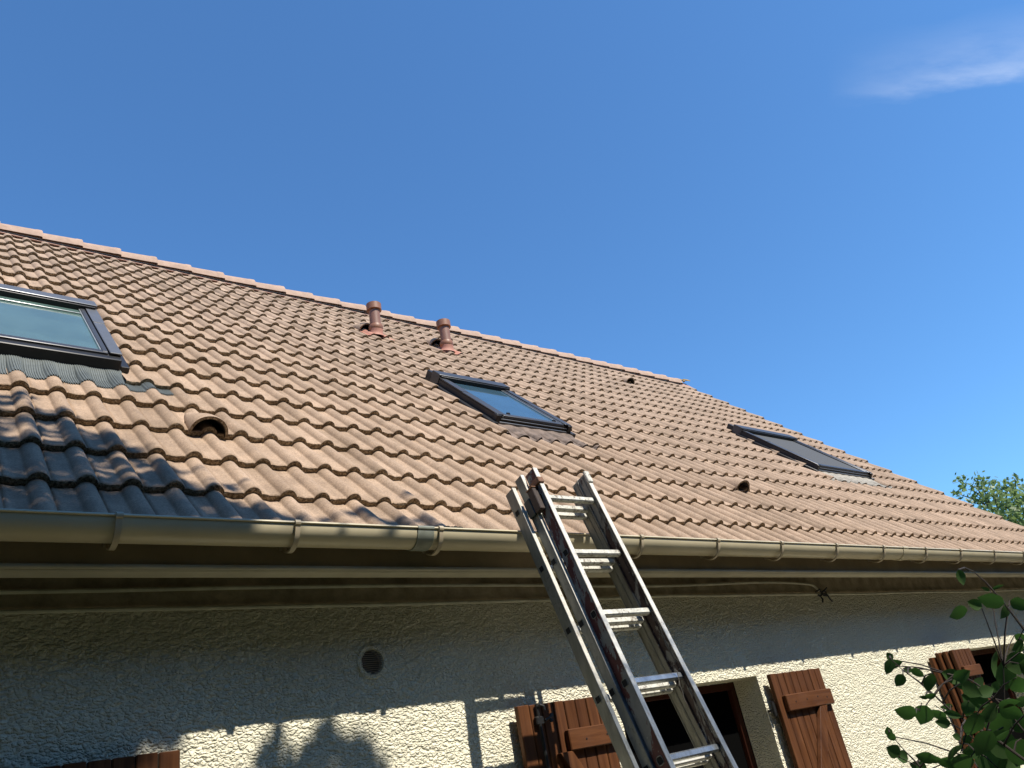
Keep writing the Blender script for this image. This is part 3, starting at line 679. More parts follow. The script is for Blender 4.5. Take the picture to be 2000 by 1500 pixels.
for pts in ([(4.57,.27,2.36),(4.60,.255,2.375),(4.63,.26,2.345),(4.60,.262,2.33),(4.57,.27,2.35)],[(4.62,.262,2.35),(4.66,.25,2.37),(4.70,.255,2.385)],[(4.62,.265,2.345),(4.67,.25,2.335),(4.69,.255,2.31),(4.72,.262,2.295)],[(4.60,.265,2.34),(4.61,.26,2.31),(4.605,.265,2.29)],[(4.64,.262,2.36),(4.68,.26,2.36),(4.665,.255,2.33),(4.64,.262,2.335)]): b.tube(pts,.0055,7)
tag(b.build('wire_tie',M_BLACK),'black knotted tie around the cables below the eave','tie')
# ============================================================ LADDER
LO=Vector((1.7908,-.2879,2.6754));LB=Vector((.0071,-.2805,-.9598)).normalized();LA=Vector((.9999,-.0055,.009));LA=(LA-LB*LA.dot(LB)).normalized();LN=LB.cross(LA)
if LN.y<0: LN=-LN
LW,LF_=.3326,.027
foot=LO+LB*((LO.z-GZ)/-LB.z)
lad=thing('extension_ladder','old three part aluminium ladder with flaking maroon paint leaning on the gutter','ladder',tuple(foot+LA*.166))
LT=(LO.z-GZ)/-LB.z
SKEW=0.0
def lbox(q,u0,u1,t0,t1,n0,n1,bev=.002): bb=LB+LA*SKEW;q.box(LO+LA*u0+bb*t0+LN*n0,LA*(u1-u0),LN*(n1-n0),bb*(t1-t0),bev)
secs=[ # dxL,dxR,depth,rail depth, top, bottom, flange mat, web mats(L,R), rung mats
 ('C',.003,LW,0.004,.0645,-.127,LT-.05,M_FLANGE,(M_RED,M_BRN),0.0,.0235),
 ('B',-.016,LW+.016,.0705,.0492,-.137,LT-.02,M_FLANGE,(M_ALU2,M_ALU2),.009,.020),
 ('A',-.0455,LW+.0455,.1205,.058,-.102,LT,M_FLANGE,(M_ALU2,M_ALU2),.008,.020)]
LAB={'C':('left front rail with flaking maroon paint','right front rail with flaking brown paint'),'B':('bare grey middle rail on the left','bare grey middle rail on the right'),'A':('bare grey rear rail, outermost on the left','bare grey rear rail, outermost on the right')}
for (nm,xl,xr,dn,dp,t0,t1,fm,wm,SKEW,LF_) in secs:
    rails=[]
    for side,(u0,u1) in enumerate(((xl,xl+LF_),(xr-LF_,xr))):
        q=MB()
        # front flange strip
        q.cur=0;lbox(q,u0,u1,t0,t1,dn,dn+.004,.0012)
        # web body
        q.cur=1+side
        if side==0: lbox(q,u0+.0012,u0+.016,t0+.001,t1-.001,dn+.0045,dn+dp,.0012);q.cur=0;lbox(q,u0+.0165,u1-.002,t0+.002,t1-.002,dn+dp-.005,dn+dp,.001)
        else:
            lbox(q,u1-.016,u1-.0012,t0+.001,t1-.001,dn+.0045,dn+dp,.0012);lbox(q,u0+.001,u1-.0165,t0+.002,t1-.002,dn+dp-.005,dn+dp,.001);lbox(q,u1-.0185,u1-.0162,t0+.002,t1-.002,dn+dp*.40,dn+dp*.46,.0005)
        ra=q.build('rail',[fm,wm[0],wm[1]],lad);ra['label']=LAB[nm][side];rails.append(ra)
    sec,rsec=rails
    k=0
    while .28*k+.03<t1:
        tt=.28*k;q=MB();
        ua,ub=xl-.0012,xr+.0012;r0=dn+.020;hh=.026
        mt=M_WHITEP if (nm=='C' and k<3) or (nm!='C' and k<4) else (M_SHINY if nm=='C' else M_ALU)
        lbox(q,xl+.0165,xr-.0165,tt,tt+hh,r0,r0+.027,.005)
        # open rung sockets in the outer faces
        q.cur=1
        for (uu,sg) in ((xl+.0012,-1),(xr-.0012,1)):
            q.box(LO+LA*(uu+sg*.0004+SKEW*tt)+LB*(tt+.002)+LN*(r0+.002),LN*.022,LA*(sg*.0008),LB*.022,.0)
        q.cur=2
        for (uu,sg) in ((xl+.0012,-1),(xr-.0012,1)):
            c=LO+LA*(uu+sg*.0002+SKEW*tt)+LB*(tt+.013)+LN*(r0+.013);P=[]
            for a in range(17):
                an=2*math.pi*a/16;cx,sx=math.cos(an),math.sin(an);P.append(c+LN*(.0145*math.copysign(abs(cx)**.6,cx))+LB*(.0145*math.copysign(abs(sx)**.6,sx)))
            q.tube(P,.0016,6,False)
        q.build('rung',[mt,M_SOCK,M_ALU2],lad);k+=1
    if nm=='C':
        # wrapped cap and plastic end pieces on the rail tops
        q=MB();lbox(q,-.004,LF_+.004,t0+.055,t0+.085,-.004,dp+.003,.003);q.build('rail_wrap',M_RUST,sec)
        q=MB();lbox(q,LW-LF_-.003,LW+.003,t0-.003,t0+.06,-.003,.012,.003);q.build('end_cap',M_WHITEP,rsec)
        q=MB();lbox(q,-.028,.0005,-.035,.075,.030,.070,.003);q.cur=1;lbox(q,-.031,.002,-.040,-.0355,.026,.072,.001)
        q.build('guide_block',[M_BLOCK,M_RUST],sec)
        q=MB();lbox(q,LW+.001,LW+.018,-.03,.03,.03,.06,.003);q.build('guide_block',M_BLOCK,rsec)
        q=MB();lbox(q,LF_+.004,LW-LF_-.004,t1-.02,t1-.002,.01,.05,.004);q.build('foot_bar',M_BLACK,lad)
    if nm=='B':
        q=MB();lbox(q,xl-.014,xl-.0005,-.01,.075,dn+.0,dn+.045,.004);q.build('hook_plate',M_TEAL,sec)
    if nm=='A':
        for u,rr_ in ((xl,sec),(xr-LF_,rsec)):
            q=MB();lbox(q,u-.004,u+LF_+.004,t1-.07,t1,dn-.004,dn+dp+.004,.005);q.build('rubber_foot',M_BLACK,rr_)
b=MB();s0=LO+LA*.262+LB*(.28*3)+LN*.015
b.tube([s0+Vector((-.0,-.004,.003)),s0+Vector((.012,-.006,-.0)),s0+Vector((.012,-.004,-.03)),s0+Vector((.010,-.004,-.05)),s0+Vector((.018,0,-.075)),s0+Vector((.017,0,-.105)),s0+Vector((.026,0,-.125))],.0016,6)
b.tube([s0+Vector((.012,-.004,-.035)),s0+Vector((.004,-.004,-.055)),s0+Vector((.014,0,-.06))],.0013,6)
tag(b.build('string',simple('dirty_string',(.13,.12,.10),.9)),'frayed dirty string hanging from the fourth ladder rung','string')

# ============================================================ GROUND
b=MB();b.add([(-400,-400,GZ),(400,-400,GZ),(400,400,GZ),(-400,400,GZ)],[[0,1,2,3]])
mg=Mat('garden_lawn',.95);mg.base(mg.ramp(mg.noise(.9,7,.7),[(.3,(.022,.028,.012)),(.5,(.04,.045,.02)),(.75,(.065,.058,.035))]));mg.bump(mg.noise(60,5),.8,.02)
g=b.build('ground',mg.m,origin=(0,0,GZ));tag(g,kind='structure')
b=MB();b.bb(2.0,XR+3,-2.0,WY-.03,GZ+.004,GZ+.05,.01);pv=b.build('bounce_slab',simple('sandy_bounce_slab',(.17,.15,.11),.9,0,.2,3,.4,.004));tag(pv,kind='structure')  # unseen slab added to bounce warm sunlight up onto wall and eave
# unseen tree screen added behind the camera to keep low sky off the wall
b=MB();rs=random.Random(77)
path_=[(-13,6),(-12,0),(-10,-6),(-5,-8.6),(2,-9.2),(9,-9),(15,-8),(20,-5.5),(23,-3.5)]
vs=[];fs=[];nu,nv=150,16
for i in range(nu+1):
    u=i/nu*(len(path_)-1);k=min(int(u),len(path_)-2);f=u-k;x=path_[k][0]*(1-f)+path_[k+1][0]*f;y=path_[k][1]*(1-f)+path_[k+1][1]*f
    H=9.0+.8*math.sin(i*.55)+.7*math.sin(i*1.37+1)
    if i>nu*.70: H*=.62
    for j in range(nv+1):
        v=j/nv;z=GZ+H*v;bul=.55*math.sin(i*1.1+j*.4)*math.sin(math.pi*v)+rs.uniform(-.3,.3)+1.3*v*v
        cx,cy=4-x,0-y;l=math.hypot(cx,cy);vs.append((x-cx/l*bul,y-cy/l*bul,z))
for i in range(nu):
    for j in range(nv): fs.append([i*(nv+1)+j,i*(nv+1)+j+1,(i+1)*(nv+1)+j+1,(i+1)*(nv+1)+j])
b.add(vs,fs)
for k in range(9000):
    i=rs.randrange(nu);j=rs.randrange(1,nv);c=Vector(vs[i*(nv+1)+j])+Vector((rs.gauss(0,.25),rs.gauss(0,.25),rs.gauss(0,.3)));t=Vector((rs.gauss(0,1),rs.gauss(0,1),rs.gauss(0,1))).normalized();s_=t.orthogonal().normalized();L=rs.uniform(.12,.25)
    b.add([c-t*L,c+s_*L*.5,c+t*L,c-s_*L*.5],[[0,1,2,3]])
hg=b.build('sky_screen',simple('sky_screen_foliage',(.022,.034,.014),.95,0,.5,2,.8,.05),smooth=False)
tag(hg,'tall dark tree screen added behind the viewer to block low sky, outside the picture','sky_screen',kind='stuff')

# ============================================================ LEAVES
def leaf_mat(name,c0,c1,back,tr=.25):
    m=Mat(name,.42,0,.45);n=m.noise(16,4);c=m.ramp(n,[(.3,c0),(.7,c1)])
    geo=m.t.nodes.new('ShaderNodeNewGeometry');c=m.mix(geo.outputs['Backfacing'],c,back);m.base(c)
    t=m.t.nodes.new('ShaderNodeBsdfTranslucent');t.inputs[0].default_value=col(tuple(x*1.3 for x in c1));mx=m.t.nodes.new('ShaderNodeMixShader');mx.inputs[0].default_value=tr
    out=m.t.nodes['Material Output'];m.L(m.b.outputs[0],mx.inputs[1]);m.L(t.outputs[0],mx.inputs[2]);m.L(mx.outputs[0],out.inputs[0]);return m.m
M_LEAF=leaf_mat('shrub_leaf',(.020,.062,.012),(.040,.105,.018),(.05,.095,.03),.28)
M_LEAFT=leaf_mat('tree_leaf',(.10,.165,.045),(.19,.27,.085),(.16,.22,.10),.4)
M_LEAFD=leaf_mat('shade_tree_leaf',(.02,.05,.012),(.04,.08,.02),(.05,.08,.03),.15)
M_BARK=simple('twig_bark',(.028,.020,.015),.9,0,.3,30,.5,.002);M_BARKT=simple('tree_bark',(.10,.085,.065),.95,0,.3,12,.8,.01)
def leaf(q,p,L,wr,tip,nn,curl=.18,seed=0):
    r=random.Random(seed);p=Vector(p);tip=Vector(tip);nn=Vector(nn);sd=tip.cross(nn).normalized()
    prof_=[(-.5,.0),(-.44,.16),(-.36,.34),(-.24,.46),(-.08,.50),(.08,.46),(.22,.36),(.34,.22),(.42,.10),(.5,.0)]
    vs=[];fs=[];fold=r.uniform(.05,.3);bend=r.uniform(-curl,curl)
    for i,(t,hw) in enumerate(prof_):
        hw=hw*wr*(1+r.uniform(-.07,.07));z=bend*(t*t*4)*.25
        c=p+tip*(t*L)+nn*(z*L);vs+= [c+sd*(hw*L)+nn*(fold*hw*L),c+sd*(hw*L*.5)+nn*(fold*hw*L*.4),c,c-sd*(hw*L*.5)+nn*(fold*hw*L*.4),c-sd*(hw*L)+nn*(fold*hw*L)]
    for i in range(len(prof_)-1):
        for k in range(4): fs.append([i*5+k,i*5+k+1,(i+1)*5+k+1,(i+1)*5+k])
    q.add(vs,fs)
LEAVES=[(0.72,-2.184,1.734,0.023,0.5,0.109,0.155,-0.982,-0.688,-0.701,-0.187),(0.661,-2.186,1.689,0.028,0.75,-0.724,0.67,-0.164,-0.357,-0.567,-0.742),(0.936,-2.1,1.717,0.027,0.6,-0.77,0.423,0.479,-0.581,-0.775,-0.25),(0.729,-2.204,1.698,0.035,0.6,-0.589,0.677,0.441,-0.774,-0.315,-0.55),(0.957,-2.13,1.696,0.027,0.6,-0.34,0.599,-0.724,-0.381,-0.792,-0.477),(1.111,-2.101,1.713,0.035,0.6,0.586,-0.573,-0.572,-0.81,-0.431,-0.397),(0.856,-2.172,1.724,0.022,0.25,0.673,-0.729,0.125,-0.493,-0.568,-0.659),(1.037,-2.088,1.743,0.02,0.3,-0.862,0.31,0.401,-0.481,-0.752,-0.451),(0.876,-1.969,1.671,0.015,0.7,-0.455,0.191,0.87,-0.701,-0.679,-0.218),(0.786,-2.009,1.652,0.027,0.5,-0.157,0.599,-0.785,-0.84,-0.499,-0.212),(0.857,-1.983,1.658,0.027,0.5,0.467,-0.884,-0.008,-0.798,-0.418,-0.434),(0.691,-2.066,1.629,0.021,0.7,-0.248,0.708,-0.661,-0.686,-0.61,-0.397),(0.922,-1.968,1.647,0.018,0.5,0.652,-0.636,-0.413,-0.733,-0.667,-0.131),(0.813,-2.034,1.637,0.024,0.5,0.649,-0.389,-0.654,-0.759,-0.391,-0.52),(0.719,-2.09,1.619,0.029,0.8,0.035,0.578,-0.815,-0.32,-0.766,-0.557),(0.636,-2.126,1.603,0.016,0.5,0.592,-0.806,-0.028,-0.65,-0.457,-0.607),(0.687,-2.091,1.603,0.016,0.3,-0.861,0.428,0.273,-0.507,-0.707,-0.493),(0.614,-2.098,1.592,0.029,0.75,-0.706,0.595,0.385,-0.652,-0.332,-0.682),(0.839,-2.006,1.581,0.039,0.65,0.261,0.683,-0.682,-0.866,-0.146,-0.478),(0.92,-1.987,1.578,0.032,0.5,-0.657,0.523,0.543,-0.728,-0.255,-0.636),(0.812,-2.042,1.567,0.023,0.6,-0.632,0.727,0.27,-0.771,-0.625,-0.124),(0.762,-2.079,1.587,0.024,0.45,-0.917,0.375,0.136,-0.316,-0.472,-0.823),(0.728,-2.101,1.576,0.024,0.4,0.556,-0.696,-0.454,-0.813,-0.568,-0.126),(0.878,-2.048,1.625,0.038,0.55,-0.84,0.341,0.423,-0.464,-0.855,-0.232),(0.945,-2.027,1.616,0.035,0.5,0.486,0.06,-0.872,-0.651,-0.641,-0.407),(0.683,-2.154,1.601,0.036,0.5,0.82,-0.207,-0.534,-0.433,-0.834,-0.343),(0.791,-2.104,1.621,0.028,0.6,0.489,-0.848,0.204,-0.744,-0.528,-0.409),(0.947,-2.04,1.587,0.049,0.7,0.754,-0.5,-0.426,-0.638,-0.712,-0.292),(0.707,-2.131,1.58,0.022,0.7,-0.028,0.509,-0.86,-0.886,-0.411,-0.214),(0.885,-2.086,1.595,0.033,0.5,0.862,-0.501,0.078,-0.501,-0.865,-0.019),(0.764,-2.129,1.57,0.04,0.6,-0.712,0.597,-0.368,-0.357,-0.76,-0.543),(0.684,-2.14,1.561,0.039,0.7,0.183,0.718,-0.671,-0.464,-0.539,-0.703),(0.935,-2.063,1.55,0.053,0.75,-0.675,0.734,0.07,-0.572,-0.461,-0.679),(0.824,-2.133,1.565,0.036,0.6,0.65,-0.529,-0.546,-0.756,-0.375,-0.536),(1.014,-2.069,1.612,0.058,0.7,0.346,0.414,-0.842,-0.36,-0.77,-0.527),(1.022,-2.091,1.627,0.044,0.8,0.665,-0.669,0.331,-0.588,-0.743,-0.32),(1.124,-2.014,1.631,0.053,0.4,-0.163,0.34,-0.926,-0.063,-0.94,-0.334),(0.881,-2.135,1.593,0.036,0.7,0.663,0.269,-0.699,-0.678,-0.18,-0.713),(0.889,-2.152,1.644,0.026,0.7,-0.725,0.576,-0.379,-0.383,-0.793,-0.473),(1.081,-2.092,1.661,0.025,0.6,0.654,-0.526,-0.544,-0.717,-0.199,-0.668),(0.814,-2.138,1.577,0.032,0.5,0.504,-0.864,0.014,-0.553,-0.334,-0.763),(1.042,-2.068,1.57,0.032,0.6,0.924,-0.323,-0.203,-0.368,-0.615,-0.697),(0.921,-2.1,1.544,0.044,0.6,0.796,-0.038,-0.605,-0.479,-0.651,-0.589),(0.644,-2.161,1.543,0.039,0.75,-0.222,0.735,-0.641,-0.487,-0.653,-0.58),(0.858,-2.091,1.525,0.053,0.75,0.69,-0.352,-0.633,-0.639,-0.706,-0.305),(0.799,-2.131,1.517,0.047,0.7,0.28,0.591,-0.757,-0.817,-0.268,-0.511),(0.887,-2.033,1.523,0.037,0.6,-0.817,0.575,-0.036,-0.519,-0.762,-0.387),(0.953,-2.021,1.498,0.054,0.8,0.344,-0.08,-0.936,-0.777,-0.584,-0.235),(0.879,-2.08,1.497,0.043,0.7,0.869,-0.487,0.086,-0.478,-0.872,-0.108),(0.858,-1.933,1.567,0.019,0.6,-0.524,-0.356,0.774,-0.679,-0.374,-0.631),(0.718,-2.012,1.563,0.018,0.6,0.632,0.228,-0.741,-0.697,-0.251,-0.672),(0.64,-2.05,1.55,0.027,0.6,-0.874,0.124,0.47,-0.367,-0.802,-0.471),(0.756,-1.997,1.535,0.026,0.6,0.921,-0.211,-0.329,-0.26,-0.959,-0.115),(0.697,-2.058,1.535,0.031,0.5,-0.774,0.48,0.413,-0.629,-0.508,-0.588),(0.756,-2.04,1.527,0.025,0.5,0.591,-0.676,-0.44,-0.75,-0.259,-0.608),(0.727,-2.082,1.534,0.033,0.5,-0.147,0.802,-0.579,-0.236,-0.597,-0.767),(0.823,-2.024,1.518,0.041,0.55,-0.733,0.646,0.211,-0.558,-0.396,-0.729),(0.764,-2.071,1.517,0.037,0.7,0.558,0.397,-0.728,-0.645,-0.345,-0.682),(0.838,-1.97,1.514,0.03,0.6,-0.735,0.457,0.501,-0.596,-0.787,-0.158),(0.869,-2.042,1.541,0.025,0.5,0.204,-0.753,0.626,-0.661,-0.577,-0.479),(0.646,-2.132,1.554,0.015,0.5,-0.909,0.234,0.346,-0.321,-0.922,-0.219),(1.028,-2.108,1.617,0.048,0.7,0.827,-0.473,-0.303,-0.555,-0.6,-0.577),(0.761,-2.188,1.556,0.045,0.7,0.895,-0.084,-0.437,-0.424,-0.466,-0.777),(0.827,-2.185,1.588,0.041,0.7,0.381,-0.916,0.13,-0.692,-0.375,-0.617),(1.067,-2.048,1.51,0.049,0.7,0.403,0.475,-0.782,-0.11,-0.823,-0.557),(0.934,-2.115,1.502,0.051,0.7,0.55,0.129,-0.825,-0.418,-0.813,-0.406),(1.016,-2.159,1.645,0.039,0.7,0.842,-0.524,-0.13,-0.47,-0.593,-0.654),(0.974,-2.011,1.469,0.054,0.7,0.432,0.004,-0.902,-0.378,-0.907,-0.185),(0.991,-2.037,1.456,0.054,0.7,0.829,-0.194,-0.524,-0.45,-0.788,-0.421),(0.832,-2.041,1.486,0.043,0.7,-0.05,0.871,-0.489,-0.375,-0.47,-0.799),(0.93,-2.112,1.464,0.05,0.7,-0.351,0.586,-0.731,-0.755,-0.639,-0.15),(0.66,-2.087,1.508,0.032,0.6,-0.586,0.763,-0.273,-0.51,-0.609,-0.607),(0.932,-2.062,1.609,0.02,0.6,0.44,-0.673,0.595,-0.831,-0.557,-0.015),(1.143,-1.995,1.597,0.027,0.7,0.837,0.028,-0.547,-0.291,-0.823,-0.488),(0.715,-2.155,1.545,0.025,0.6,0.379,-0.862,0.336,-0.278,-0.452,-0.847),(0.91,-2.053,1.563,0.027,0.6,0.484,-0.852,0.201,-0.543,-0.472,-0.694)]
TWIGS=[[(0.835,-2.158,1.751,0.001),(0.84,-2.166,1.733,0.002),(0.846,-2.175,1.7,0.002),(0.851,-2.183,1.662,0.003),(0.858,-2.197,1.609,0.003),(0.862,-2.216,1.528,0.004)],[(0.735,-2.04,1.663,0.001),(0.74,-2.05,1.643,0.001),(0.748,-2.063,1.623,0.002),(0.753,-2.074,1.603,0.002),(0.758,-2.085,1.581,0.002),(0.766,-2.102,1.558,0.003),(0.774,-2.123,1.535,0.003),(0.781,-2.145,1.505,0.003),(0.789,-2.177,1.46,0.003)],[(0.72,-2.01,1.568,0.001),(0.724,-2.019,1.545,0.001),(0.728,-2.028,1.527,0.002),(0.732,-2.04,1.494,0.002),(0.738,-2.062,1.455,0.003)],[(0.876,-2.054,1.624,0.001),(0.882,-2.067,1.619,0.001),(0.886,-2.076,1.608,0.002),(0.89,-2.086,1.593,0.002),(0.895,-2.099,1.567,0.002),(0.899,-2.111,1.527,0.002),(0.901,-2.126,1.486,0.003)],[(0.745,-2.057,1.597,0.001),(0.742,-2.05,1.587,0.001)],[(0.718,-2.008,1.54,0.001),(0.727,-2.027,1.524,0.001)],[(0.848,-2.172,1.65,0.001),(0.851,-2.183,1.662,0.001)],[(0.763,-2.095,1.57,0.001),(0.755,-2.078,1.581,0.001),(0.751,-2.07,1.591,0.001)],[(0.958,-2.052,1.487,0.003),(0.964,-2.061,1.527,0.002),(0.97,-2.07,1.576,0.002),(0.977,-2.088,1.625,0.001)],[(0.847,-2.044,1.516,0.001),(0.86,-2.07,1.538,0.001),(0.871,-2.095,1.546,0.002)]]
